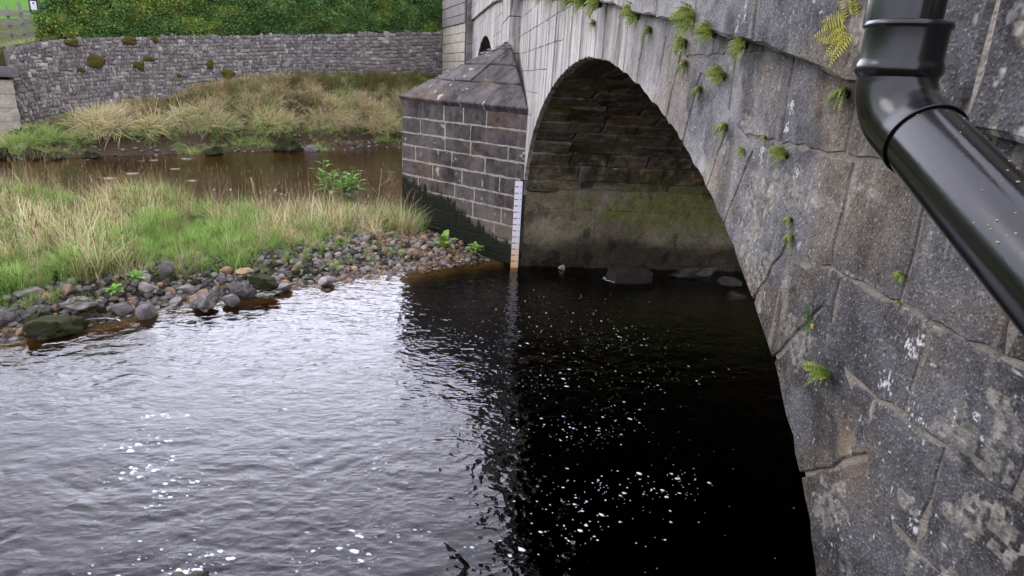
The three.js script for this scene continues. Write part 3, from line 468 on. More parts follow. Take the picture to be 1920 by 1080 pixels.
// ---------------------------------------------------------------- rubble retaining wall on the far bank
{
  const wall = group('retaining_wall', 'long grey rubble stone retaining wall below the hedge on the far bank', 'wall');
  const r = rng(61), pnm = partName(), f = (u, v, n) => WA.clone().addScaledVector(WD, u).addScaledVector(WN, n).add(V(0, v, 0));
  // its body
  const pos = [], uv = [], idx = []; const N = 60, s0 = 0.55, s1 = 17.75;
  for (let i = 0; i <= N; i++) { const s = lerp(s0, s1, i / N), t = wallTop(s) - 0.05; for (const [n, y] of [[0, -0.3], [0, t], [-0.5, t], [-0.5, -0.3]]) { const p = f(s, y, n); pos.push(p.x, p.y, p.z); uv.push(s / 1.5, (y + n) / 1.5); } if (i) for (let k = 0; k < 3; k++) { const a = (i - 1) * 4 + k, b = i * 4 + k; idx.push(a, b, a + 1, b, b + 1, a + 1); } }
  { const a = N * 4; idx.push(0, 1, 2, 0, 2, 3, a, a + 2, a + 1, a, a + 3, a + 2); }
  mesh('mortar', geo(pos, uv, idx), M.mortarDark, wall);
  const list = [];
  for (let row = 0; row < 40; row++) {
    let s = s0 + r() * 0.1; const hr = 0.10 + 0.05 * r();
    while (s < s1 - 0.05) { const right = ss(10, 15, s), h = lerp(0.125, 0.15, right), w = lerp(0.08, 0.2, right) + lerp(0.22, 0.3, right) * r() * r(); const base = wallBase(s) - 0.12, top = wallTop(s); const y0 = top - (row + 1) * h + 0.09 * (fbm(s * 1.1, row * 0.45, 2) - 0.5) - 0.02, y1 = y0 + h * (r() < 0.12 ? 1.5 : 1); if (y0 > base - 0.1) list.push([s, Math.min(s1, s + w), y0, y1, row]); s += w; }
  }
  list.sort((a, b) => (b[1] - b[0]) * (b[3] - b[2]) - (a[1] - a[0]) * (a[3] - a[2]));
  const rest = [[], [], [], []];
  list.forEach(([a, b, y0, y1, row], i) => {
    const j = () => (r() - 0.5) * 0.085, g = 0.008, q = [[a + g, y0 + g + j() * 0.4], [(a + b) / 2 + j(), y0 + g + j() * 0.7], [b - g, y0 + g + j() * 0.4], [b - g + j() * 0.3, (y0 + y1) / 2 + j() * 0.5], [b - g, y1 - g + j() * 0.4], [(a + b) / 2 + j(), y1 - g + j() * 0.7], [a + g, y1 - g + j() * 0.4]];
    // the frame (WD, up, WN) is right-handed when WD x up points along WN
    const rh = WD.clone().cross(V(0, 1, 0)).dot(WN) > 0, F = rh ? f : (u, v, n) => f(-u, v, n), Q = rh ? q : q.map((p) => [-p[0], p[1]]);
    const st = stone(F, ccw(Q), { proud: 0.016 + 0.020 * r(), chamfer: 0.014, jit: 0.012, seg: 9, back: 0.05, r, round: 0.012, tilt: 0.02, uv: (u, v) => [u / 1.1 + row * 0.13, v / 1.1] });
    const kind = r(), m = kind < 0.5 ? 0 : kind < 0.72 ? 1 : kind < 0.93 ? 2 : 3;
    if (i < 290) mesh(pnm('wall_stone'), st, M['rub' + m], wall); else rest[m].push(st);
  });
  rest.forEach((l, i) => { if (l.length) tag(mesh(pnm('small_wall_stones'), mergeGeometries(l), M['rub' + i], wall), null, null, null, 'stuff'); });
  console.log('wall stones', list.length);
}
// moss cushions on the wall
M.moss = stdm({ color: new THREE.Color(0.16, 0.135, 0.03), map: texTile.map, bumpMap: texSoil.bump, bumpScale: 0.06, roughness: 1 });
{
  const r = rng(71);
  const list = [[2.98, 2.79, 0.30, 0.24, 'largest round brown moss cushion on the left part of the far wall'], [4.29, 2.72, 0.2, 0.16, 'ragged moss patch right of the largest round moss cushion on the far wall'], [4.62, 2.95, 0.2, 0.09, 'flat moss patch just above the ragged one on the far wall'], [2.50, 2.50, 0.1, 0.1, 'small moss cushion low left of the largest round one on the far wall'], [5.56, 2.47, 0.1, 0.08, 'smallest moss dab on the far wall, right of the ragged patch'], [6.66, 2.90, 0.13, 0.18, 'upper of two linked moss cushions in the middle of the far wall'], [7.25, 2.55, 0.36, 0.17, 'long sloping moss cushion on the far wall above the bank grass'], [2.35, 3.34, 0.22, 0.12, 'moss pad hanging from the wall top below the left end of the hedge'], [4.05, 3.52, 0.26, 0.14, 'moss pad on the wall top below the thin brown part of the hedge'], [4.85, 3.62, 0.1, 0.13, 'narrow moss pad on the wall top under the green hedge']];
  for (const [s, y, w, h, label] of list) {
    const parts = []; const K = 7; for (let k = 0; k < K; k++) { const g = mergeVertices(new THREE.IcosahedronGeometry(1, 2).deleteAttribute('uv').deleteAttribute('normal')); const P = g.attributes.position; const a = r() * 7, q = Math.sqrt(r()) * 0.62; const sx = w * (0.35 + 0.3 * r()), sy = h * (0.4 + 0.3 * r()); const uv = [];
      for (let i = 0; i < P.count; i++) { const x = P.getX(i), yy = P.getY(i), z = P.getZ(i), d = 1 + 0.5 * (fbm3(x * 2.5 + k, yy * 2.5, z * 2.5 + s, 3) - 0.5); const lx = x * d * sx + Math.cos(a) * q * w, ly = yy * d * sy + Math.sin(a) * q * h, lz = z * d * 0.07 + 0.05; const p = WA.clone().addScaledVector(WD, s + lx).addScaledVector(WN, lz).add(V(0, y + ly, 0)); P.setXYZ(i, p.x, p.y, p.z); uv.push(lx * 2 + k, ly * 2); }
      g.setAttribute('uv', new THREE.Float32BufferAttribute(uv, 2)); g.computeVertexNormals(); parts.push(g); }
    tag(mesh('moss_cushion', mergeGeometries(parts), M.moss), label, 'moss', 'moss cushions on the far wall');
  }
}
// pale wing wall between the far pilaster and the retaining wall
{
  const wing = group('wing_wall', 'pale coursed stone wing wall between the hedge and the far end of the bridge', 'wall'), pn = partName(), r = rng(31);
  const A = V(-0.62, 0, -33.0), B = V(0.38, 0, -28.85), L = B.clone().sub(A).length(), D = B.clone().sub(A).normalize(), N = V(D.z, 0, -D.x); if (N.x > 0) N.negate();
  const f0 = (u, v, n) => A.clone().addScaledVector(D, u).addScaledVector(N, n).add(V(0, v, 0)), rh = D.clone().cross(V(0, 1, 0)).dot(N) > 0;
  const F = rh ? f0 : (u, v, n) => f0(-u, v, n), Q = (q) => ccw(rh ? q : q.map((p) => [-p[0], p[1]]));
  const g = new THREE.BoxGeometry(L, 7.5, 0.5); g.rotateY(Math.atan2(-D.z, D.x)); const c = A.clone().add(B).multiplyScalar(0.5).addScaledVector(N, -0.25); g.translate(c.x, 2.9, c.z); mesh('core', g, M.mortarDark, wing);
  const mp = stdm({ color: new THREE.Color(0.60, 0.55, 0.46), map: texTile.map, bumpMap: texTile.bump, bumpScale: 0.02 }), md = stdm({ color: new THREE.Color(0.30, 0.285, 0.27), map: texTile.map, bumpMap: texTile.bump, bumpScale: 0.02 });
  let y = 1.2, k = 0; while (y < 6.6) { const h = 0.34 + 0.12 * r(), up = y > 4.95; const js = [0, 0.3 + 0.4 * r(), L * 0.5 + 0.3 * r(), L * 0.8, L].sort((a, b) => a - b); for (let i = 0; i + 1 < js.length; i++) mesh(pn('wall_stone'), stone(F, Q([[js[i] + 0.01, y + 0.01], [js[i + 1] - 0.01, y + 0.01], [js[i + 1] - 0.01, y + h - 0.01], [js[i] + 0.01, y + h - 0.01]]), { proud: up ? 0.06 : 0.012, chamfer: 0.014, jit: 0.008, seg: 0.3, r, back: 0.1, uv: (u, v) => [u / 1.3 + k * 0.2, v / 1.3] }), up ? md : mp, wing); y += h; k++; }
}
// stone gatepost and end pier at the far left
{
  const r = rng(33); const e = group('wall_end_pier', 'pale stone pier with a dark coping slab ending the far wall on the left', 'pier'), pn = partName();
  const blk = (w, h, d, s, y, n, m, nm) => { const g = new THREE.BoxGeometry(w, h, d, 4, 3, 4), P = g.attributes.position, U = g.attributes.uv; for (let i = 0; i < P.count; i++) { const x = P.getX(i), yy = P.getY(i), z = P.getZ(i), q = 0.03 * (fbm3(x * 3 + s, yy * 3 + y, z * 3, 2) - 0.5); P.setXYZ(i, x + q, yy + q, z + q); U.setXY(i, (x + z) / 1.2 + s, (yy + y) / 1.2); } g.rotateY(Math.atan2(-WD.z, WD.x)); const p = WA.clone().addScaledVector(WD, s).addScaledVector(WN, n); g.translate(p.x, y, p.z); g.computeVertexNormals(); return mesh(pn(nm), g, m, e); };
  const pale = stdm({ color: new THREE.Color(0.50, 0.46, 0.38), map: texTile.map, bumpMap: texTile.bump, bumpScale: 0.03 });
  for (let i = 0; i < 5; i++) blk(0.9 + 0.04 * r(), 0.40, 0.7, 0.08, 0.28 + i * 0.41, 0.25, pale, 'block');
  blk(1.25, 0.28, 0.95, 0.06, 2.36, 0.25, M.rub2, 'coping'); blk(0.5, 0.5, 0.3, -0.2, 2.75, 0.1, M.rub2, 'upper_block');
}

// ---------------------------------------------------------------- fence, sign, gatepost
{
  const wood = bake(128, 512, 0, 0.12, 0, 1.2, (x, y, o) => { const g = fbm(x * 160, y * 5, 3), k = 0.20 + 0.2 * (g - 0.5) + 0.1 * fbm(x * 30, y * 9, 2); const al = ss(0.5, 0.7, fbm(x * 20, y * 4 + 9, 3)); o[0] = k * lerp(1, 0.8, al); o[1] = k * 0.95; o[2] = k * lerp(0.83, 0.55, al); o[3] = g; }, THREE.RepeatWrapping);
  M.wood = stdm({ map: wood.map, bumpMap: wood.bump, bumpScale: 0.004 });
  const fp = (s, y, n) => WA.clone().addScaledVector(WD, s).addScaledVector(WN, n).add(V(0, y, 0)), turn = Math.atan2(-WD.z, WD.x);
  const fence = group('wooden_fence', 'weathered wooden post and rail fence left of the hedge above the far wall', 'fence'), pn = partName();
  const bar = (w, h, d, p, nm, rz = 0) => { const g = new THREE.BoxGeometry(w, h, d, 3, 3, 1), P = g.attributes.position, U = g.attributes.uv; for (let i = 0; i < P.count; i++) U.setXY(i, w > h ? P.getY(i) / 0.12 + p.y : (P.getX(i) + P.getZ(i)) / 0.12, (w > h ? P.getX(i) : P.getY(i)) / 1.2 + p.x); g.rotateZ(rz); g.rotateY(turn); g.translate(p.x, p.y, p.z); return mesh(pn(nm), g, M.wood, fence); };
  for (const s of [-1.4, 0.05, 1.27]) bar(0.11, 1.5, 0.11, fp(s, wallTop(s) + 0.42, -0.9), 'post');
  for (const [k, y] of [[0, 0.30], [1, 0.62], [2, 0.92]].map((q) => q)) { bar(1.45, 0.09, 0.045, fp(-0.67, 3.02 + y + 0.02, -0.83), 'rail', 0.01); bar(1.22, 0.09, 0.045, fp(0.66, 3.2 + y, -0.83), 'rail', 0.05); bar(1.2, 0.09, 0.045, fp(1.87, 3.28 + y, -0.83), 'rail', 0.03); }
  const fence2 = group('wooden_fence', 'second greyer rail fence farther back behind the post and rail fence', 'fence'), pn2 = partName();
  for (let i = 0; i < 4; i++) { const g = new THREE.BoxGeometry(0.1, 1.3, 0.1); g.rotateY(turn); const p = fp(-1.5 + i * 1.4, 3.75, -3.2); g.translate(p.x, p.y, p.z); mesh(pn2('post'), g, M.wood, fence2); }
  for (const y of [0.35, 0.65, 0.95]) { const g = new THREE.BoxGeometry(4.3, 0.11, 0.04); g.rotateY(turn); const p = fp(0.6, 3.2 + y, -3.12); g.translate(p.x, p.y, p.z); mesh(pn2('rail'), g, M.wood, fence2); }
  const sign = group('notice_sign', 'small white notice on a dark board at the left end of the hedge', 'sign', null, fp(1.62, 0, -0.75)); sign.rotation.y = turn;
  { const b = mesh('post', new THREE.BoxGeometry(0.07, 1.35, 0.07), M.wood, sign); b.position.y = 3.95; const k = mesh('backing_board', new THREE.BoxGeometry(0.24, 0.40, 0.025), stdm({ color: new THREE.Color(0.05, 0.05, 0.07) }), sign); k.position.set(0, 4.38, 0.05); const c = mesh('notice', new THREE.BoxGeometry(0.16, 0.26, 0.01), stdm({ color: new THREE.Color(0.80, 0.82, 0.85), roughness: 0.6 }), sign); c.position.set(0, 4.38, 0.07);
    const dk = stdm({ color: new THREE.Color(0.1, 0.1, 0.12) }); const d = mesh('symbol', new THREE.BoxGeometry(0.05, 0.05, 0.006), dk, sign); d.position.set(0, 4.45, 0.077); }
  const gp = group('stone_gatepost', 'squat dark stone gatepost top at the left edge above the far wall', 'gatepost', null, fp(-0.05, 0, -0.45)); gp.rotation.y = turn;
  { const g = new THREE.BoxGeometry(0.62, 0.9, 0.4, 3, 3, 3); const b = mesh('shaft', g, M.rub0, gp); b.position.y = 3.2; const c = mesh('capstone', new THREE.BoxGeometry(0.85, 0.3, 0.55, 3, 2, 3), M.rub2, gp); c.position.y = 3.95; for (const q of [b, c]) { const P = q.geometry.attributes.position; for (let i = 0; i < P.count; i++) P.setXYZ(i, P.getX(i) + 0.05 * (vn(P.getY(i) * 5 + i, 3) - 0.5), P.getY(i) + 0.04 * (vn(P.getX(i) * 5, P.getZ(i) * 5) - 0.5), P.getZ(i)); q.geometry.computeVertexNormals(); } }
}

// ---------------------------------------------------------------- leaves and grass
const leafM = (c, tr = 0.35) => new THREE.MeshPhysicalMaterial({ color: c, roughness: 0.75, transmission: tr, thickness: 0, side: THREE.DoubleSide, specularIntensity: 0.2 });
const leafV = (tr = 0.35) => new THREE.MeshPhysicalMaterial({ color: 0xffffff, vertexColors: true, roughness: 0.75, transmission: tr, thickness: 0, side: THREE.DoubleSide, specularIntensity: 0.2 });
function tuft(r, n, h, spread, width, bend, cols, stem) {   // curved blades from one root, vertex coloured
  const pos = [], col = [], idx = [];
  for (let b = 0; b < n; b++) {
    const a = r() * 6.283, l = h * (0.55 + 0.55 * r()), out = spread * (0.25 + 0.9 * r()), bx = (r() - 0.5) * spread * 0.5, bz = (r() - 0.5) * spread * 0.5, w = width * (0.6 + 0.7 * r()), bd = bend * (0.3 + r()); const c = cols[Math.floor(r() * cols.length)], k = 0.75 + 0.5 * r(); const S = 4, o = pos.length / 3;
    for (let i = 0; i <= S; i++) { const t = i / S, d = out * (0.35 * t + 0.65 * t * t), y = l * (t - bd * t * t * 0.55), x = bx + Math.cos(a) * d, z = bz + Math.sin(a) * d, ww = w * (1 - t * 0.92) * 0.5, px = -Math.sin(a) * ww, pz = Math.cos(a) * ww; pos.push(x + px, y, z + pz, x - px, y, z - pz); const q = k * (0.7 + 0.4 * t); for (let e = 0; e < 2; e++) col.push(c[0] * q, c[1] * q, c[2] * q); if (i) { const p = o + i * 2; idx.push(p - 2, p - 1, p, p - 1, p + 1, p); } }
    if (stem && r() < stem) { const hx = bx + Math.cos(a) * out, hz = bz + Math.sin(a) * out, hy = l * (1 - bd * 0.55), o2 = pos.length / 3; pos.push(hx - 0.006, hy - 0.03, hz, hx + 0.006, hy - 0.03, hz, hx, hy + 0.06, hz, hx, hy, hz + 0.008); for (let e = 0; e < 4; e++) col.push(0.2, 0.14, 0.075); idx.push(o2, o2 + 1, o2 + 2, o2, o2 + 2, o2 + 3); }
  }
  return geo(pos, null, idx, col);
}
const GREEN = [[0.25, 0.40, 0.08], [0.33, 0.47, 0.13], [0.17, 0.30, 0.055], [0.40, 0.50, 0.18]], STRAW = [[0.62, 0.53, 0.31], [0.50, 0.42, 0.23], [0.74, 0.66, 0.44], [0.44, 0.41, 0.19]], MIX = [...GREEN, STRAW[0], STRAW[1], STRAW[3]];
function scatter(name, label, category, g, m, spots, parent = scene) {   // spots: [x, y, z, scale, turn, tint, lean x, lean z]
  const o = new THREE.InstancedMesh(g, m, spots.length), d = new THREE.Object3D(), c = new THREE.Color();
  spots.forEach((s, i) => { d.position.set(s[0], s[1], s[2]); d.scale.setScalar(s[3]); d.rotation.set(s[6] ?? 0, s[4], s[7] ?? 0); d.updateMatrix(); o.setMatrixAt(i, d.matrix); const t = s[5]; o.setColorAt(i, Array.isArray(t) ? c.setRGB(...t) : c.setRGB(t, t, t)); });
  o.name = parent === scene ? numbered(name) : name; shade(o); tag(o, label, category, null, 'stuff'); parent.add(o); return o;
}
{
  const r = rng(81), mG = leafV(0.35);
  const sp = { g: [[], []], s: [[], []], m: [[], []], stem: [] };
  for (let i = 0; i < 20000; i++) {
    const x = lerp(-13, -0.3, r()), z = lerp(-13.6, -4.5, r()), zg = zGrass(x), zb = zBack(x);
    const edge = zg - z + 0.7 * (fbm(x * 1.6, z * 1.6, 3) - 0.5) * 2; if (edge < 0 || z < zb + 0.1) continue;
    const dens = pl([[-6, 0.9], [-3, 0.72], [-2.2, 0.34], [-1.2, 0.10], [-0.3, 0.04]], x) * ss(0, 0.5, edge + 0.1) * (0.35 + 1.3 * ss(0.38, 0.58, fbm(x * 1.1 + 20, z * 1.1, 3))); if (r() > dens) continue;
    const f = fbm(x * 0.75 + 4, z * 0.75, 3), y = ground(x, z) - 0.01, cl = ss(0.36, 0.64, fbm(x * 2.1 + 8, z * 2.1, 3)), sc = (0.52 + 0.45 * r()) * (0.62 + 0.85 * cl), rot = r() * 6.28; const lush = ss(0.46, 0.56, f);
    const k = r(), dry = ss(0.5, 0.62, fbm(x * 1.5 + 50, z * 1.5, 3)); const L = k < 0.8 * lush + 0.38 - 0.3 * dry ? sp.g : k < 0.72 - 0.3 * dry ? sp.m : sp.s; L[r() < 0.5 ? 0 : 1].push([x, y, z, sc * (L === sp.s ? 1.1 : 0.95), rot, (L === sp.g ? 0.85 : 0.9) + 0.45 * r(), 0.25 * dry + (r() - 0.5) * 0.4, -0.35 * dry + (r() - 0.5) * 0.4]);
    if (r() < 0.03 + 0.16 * ss(-11.0, -12.2, z)) sp.stem.push([x, y, z, 0.8 + 0.55 * r(), rot, 0.9 + 0.3 * r(), (r() - 0.5) * 0.3, (r() - 0.5) * 0.3]);
  }
  for (let i = 0; i < 420; i++) { const x = lerp(-6, -0.4, r()), z = zFront(x) - 0.15 - 1.6 * r(); if (ground(x, z) < 0.06 || r() > pl([[-5, 0.8], [-2, 0.5], [-0.5, 0.16]], x)) continue; (r() < 0.75 ? sp.g : sp.m)[r() < 0.5 ? 0 : 1].push([x, ground(x, z) + 0.02, z, 0.25 + 0.35 * r(), r() * 6, 0.8 + 0.4 * r(), 0.2, -0.2]); }
  for (const k of [0, 1]) {
    scatter('island_grass', 'green grass covering the gravel island', 'grass', tuft(rng(1 + k), 30, 0.46, 0.30, 0.012, 0.7, GREEN, 0), mG, sp.g[k]);
    scatter('island_grass', 'mixed green and straw grass on the gravel island', 'grass', tuft(rng(11 + k), 28, 0.48, 0.34, 0.011, 0.65, MIX, 0), mG, sp.m[k]);
    scatter('dry_grass', 'straw coloured dry grass on the gravel island', 'grass', tuft(rng(21 + k), 30, 0.56, 0.34, 0.009, 0.5, STRAW, 0.1), mG, sp.s[k]);
  }
  scatter('grass_stems', 'tall dry seed stems standing above the island grass', 'grass', tuft(rng(31), 5, 0.80, 0.16, 0.007, 0.12, [[0.42, 0.31, 0.18], [0.5, 0.4, 0.23], [0.3, 0.21, 0.12]], 1), mG, sp.stem);
  // far bank
  const fb = { d: [[], []], g: [[], []], b: [] };
  for (let i = 0; i < 26000; i++) {
    const x = lerp(-16, 0.4, r()), z = lerp(-32.5, -19.5, r()), u = bankLine(x, z), dW = (x - WA.x) * WN.x + (z - WA.z) * WN.z; if (u < 0.2 || dW < 0.12) continue;
    const s = (x - WA.x) * WD.x + (z - WA.z) * WD.z, y = ground(x, z) - 0.02, rot = r() * 6.28, n = fbm(x * 0.8, z * 0.8, 3);
    if (u < 0.72 && r() > 0.5 * ss(0.42, 0.58, n)) continue;
    const t = u / (u + dW), green = ss(0.43, 0.58, n) * 0.65 + 0.5 * ss(5, 1, s) + 0.4 * ss(0.55, 0.95, t) * ss(9, 13, s) + (u < 0.85 ? 0.8 : 0);
    const L = r() < green ? fb.g : fb.d; L[r() < 0.5 ? 0 : 1].push([x, y, z, (0.5 + 0.5 * r()) * (0.4 + 1.1 * ss(0.38, 0.62, fbm(x * 1.7, z * 1.7 + 5, 3))) * (u < 0.72 ? 0.6 : lerp(1, 0.5, ss(0.45, 0.85, u / (u + dW)))), rot, L === fb.d ? [0.9 + 0.25 * r(), 0.9 + 0.2 * r(), 0.85 + 0.2 * r()] : 0.75 + 0.4 * r(), (u < 1.4 ? 0.75 : 0.3) + (r() - 0.5) * 0.4, (r() - 0.5) * 0.5]);
    if (t > 0.72 && r() < 0.5) fb.b.push([x, y, z, 0.6 + 0.5 * r(), rot, 0.8 + 0.5 * r(), 0, 0]);
  }
  for (const k of [0, 1]) {
    scatter('bank_grass', 'long straw coloured grass drooping over the far bank', 'grass', tuft(rng(41 + k), 34, 0.72, 0.58, 0.020, 1.0, [...STRAW, STRAW[2], [0.2, 0.2, 0.07]], 0), mG, fb.d[k]);
    scatter('bank_grass', 'green grass among the dry grass of the far bank', 'grass', tuft(rng(51 + k), 26, 0.5, 0.4, 0.018, 0.8, [...GREEN, STRAW[3]], 0), mG, fb.g[k]);
  }
  scatter('bank_weeds', 'reddish brown and green weeds along the foot of the far wall', 'weeds', tuft(rng(61), 16, 0.45, 0.3, 0.02, 0.4, [[0.30, 0.19, 0.09], [0.2, 0.27, 0.07], [0.34, 0.24, 0.12], [0.16, 0.27, 0.08]], 0), mG, fb.b);
  // rough grass behind the wall top at the left
  const rg = []; for (let i = 0; i < 500; i++) { const s = lerp(-1.5, 2.0, r()), n = lerp(-3.6, -0.35, r()), p = WA.clone().addScaledVector(WD, s).addScaledVector(WN, n); rg.push([p.x, ground(p.x, p.z) - 0.03, p.z, 0.5 + 0.3 * r(), r() * 6, 0.4 + 0.3 * r(), 0, 0]); }
  for (let i = 0; i < 60; i++) { const s = lerp(0.5, 2.1, r()), p = WA.clone().addScaledVector(WD, s).addScaledVector(WN, -0.15 - 0.3 * r()); rg.push([p.x, wallTop(s) - 0.06, p.z, 0.4 + 0.3 * r(), r() * 6, 0.8 + 0.4 * r(), 0.4, 0]); }
  scatter('rough_grass', 'rough grass around the fence above the far wall', 'grass', tuft(rng(71), 20, 0.4, 0.3, 0.014, 0.6, MIX, 0), mG, rg);
  // the big tussock against the cutwater and the smaller tufts one can tell apart
  const tus = (name, label, x, z, sc, seed, n, h, spread, cols, bend) => { const o = group(name, label, 'grass tussock', null, V(x, ground(x, z) - 0.03, z)); const parts = []; for (let k = 0; k < n; k++) { const g = tuft(rng(seed + k), 34, h, spread, 0.010, bend, cols, 0.02); const a = r() * 6.3, q = Math.sqrt(r()) * sc; g.rotateX((r() - 0.5) * 0.5 + 0.15); g.rotateZ((r() - 0.5) * 0.5); g.translate(Math.cos(a) * q, 0, Math.sin(a) * q * 0.6); parts.push(g); } mesh('blades', mergeGeometries(parts), mG, o); return o; };
  tus('grass_tussock', 'big overhanging grass tussock leaning against the left of the cutwater pier', -1.12, -11.95, 0.55, 900, 40, 0.72, 0.6, [...GREEN, STRAW[0], STRAW[3], GREEN[0]], 0.95);
  tus('grass_tussock', 'tall bright green grass clump standing above the middle of the island', -5.25, -11.7, 0.5, 950, 24, 0.85, 0.28, [GREEN[0], GREEN[1], GREEN[3]], 0.3);
  tus('grass_tussock', 'small green tuft alone among the cobbles near the water', -1.72, -9.55, 0.1, 960, 3, 0.2, 0.16, GREEN, 0.6);
  tus('grass_tussock', 'straw and green tuft at the cobble edge below the tan stones', -2.05, -10.0, 0.14, 965, 4, 0.26, 0.2, MIX, 0.7);
  tus('grass_tussock', 'round green grass tuft at the far water edge right of the mossy boulder', -5.0, -25.4, 0.3, 970, 10, 0.42, 0.4, [GREEN[1], GREEN[3], GREEN[0]], 0.8);
  tus('grass_tussock', 'low wide green tussock at the far water edge left of the mossy boulder', -8.9, -22.9, 0.6, 985, 16, 0.4, 0.42, [GREEN[1], GREEN[3], STRAW[3]], 0.85);
}
// ---------------------------------------------------------------- hedge
{
  const r = rng(91), hedge = group('clipped_hedge', 'long dense green hedge standing behind the far retaining wall', 'hedge');
  const leaf = (() => { const pos = [], idx = []; const q = rng(5); for (let i = 0; i < 9; i++) { const c = V(q() - 0.5, q() - 0.5, q() - 0.5).multiplyScalar(0.17), a = V(q() - 0.5, q() - 0.5, q() - 0.5).normalize(), b = V(q() - 0.5, q() - 0.3, q() - 0.5).normalize(), o = pos.length / 3, L = 0.065 + 0.03 * q(), W = 0.03; const t = a.clone().cross(b).normalize(); for (const [x, y, z] of [[-L * 0.5, 0, 0], [0, W, 0.01], [L * 0.6, 0, 0], [0, -W, 0.01]]) { const p = c.clone().addScaledVector(a, x).addScaledVector(t, y).addScaledVector(a.clone().cross(t), z); pos.push(p.x, p.y, p.z); } idx.push(o, o + 1, o + 2, o, o + 2, o + 3); } return geo(pos, null, idx); })();
  const topY = (s) => pl([[1.6, 4.4], [2.0, 4.62], [2.8, 4.85], [7, 5.3], [17.9, 6.5]], s), spots = [], brown = [];
  const P = (s, y, n) => WA.clone().addScaledVector(WD, s).addScaledVector(WN, n).add(V(0, y, 0));
  for (let i = 0; i < 26000; i++) {
    const s = lerp(1.55, 18.15, r()), b = wallTop(s) - 0.12, t = topY(s) + 0.1 * (vn(s * 3, 1) - 0.5), top = r() < 0.22, y = top ? t - 0.1 * r() : lerp(b, t, r()), bulge = 0.34 * (fbm(s * 1.5, y * 2.0, 4) - 0.5) * 2; if (!top && fbm(s * 2.2 + 60, y * 3 + 9, 4) > 0.60 && r() < 0.7) continue;
    if (s < 1.75 + 0.35 * fbm(y * 2, 3, 2) && y > b + 0.9) continue;
    const n = top ? lerp(-1.6, -0.2, r()) : -0.22 + bulge - 0.16 * r() * r() - 0.12 * ss(b + 0.5, b, y);
    const thin = Math.exp(-(((s - 3.6) / 1.1) ** 2)) * ss(b + 0.2, b + 0.8, y) * (0.6 + 0.6 * fbm(s * 3, y * 3, 2)); if (r() < thin * 0.55) { if (r() < 0.5) brown.push([P(s, y, n - 0.1), r()]); continue; }
    const p = P(s, y, n), k = 0.7 + 0.55 * fbm(s * 2.4 + 7, y * 3.5, 3) + 0.25 * (r() - 0.5), ye = ss(0.5, 0.72, fbm(s * 1.1 + 30, y * 1.6, 3)) + 0.5 * thin;
    spots.push([p.x, p.y, p.z, 0.8 + 0.5 * r(), r() * 6.28, [lerp(0.14, 0.34, ye * r()) * k, lerp(0.26, 0.34, ye) * k, 0.075 * k], r() * 6, r() * 6]);
  }
  scatter('foliage', null, null, leaf, leafM(0xffffff, 0.3), spots, hedge);
  // inner mass of twigs that keeps the sky from showing through
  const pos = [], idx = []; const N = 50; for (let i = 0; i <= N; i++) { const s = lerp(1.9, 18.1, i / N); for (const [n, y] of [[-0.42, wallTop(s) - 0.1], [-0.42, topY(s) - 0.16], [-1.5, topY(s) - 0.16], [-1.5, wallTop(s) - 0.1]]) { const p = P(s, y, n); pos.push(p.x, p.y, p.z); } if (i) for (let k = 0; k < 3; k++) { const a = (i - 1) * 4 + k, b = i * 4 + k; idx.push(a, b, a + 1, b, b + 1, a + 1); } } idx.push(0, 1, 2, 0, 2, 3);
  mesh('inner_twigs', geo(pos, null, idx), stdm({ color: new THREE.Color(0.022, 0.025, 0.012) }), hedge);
  const tw = []; for (const [p, a] of brown) { const g = new THREE.CylinderGeometry(0.004, 0.009, 0.32, 4); g.rotateX((a - 0.5) * 2); g.rotateZ((a * 7 % 1 - 0.5) * 2); g.translate(p.x, p.y, p.z); tw.push(g); }
  if (tw.length) tag(mesh('twigs', mergeGeometries(tw), stdm({ color: new THREE.Color(0.20, 0.14, 0.095) }), hedge), null, null, null, 'stuff');
}

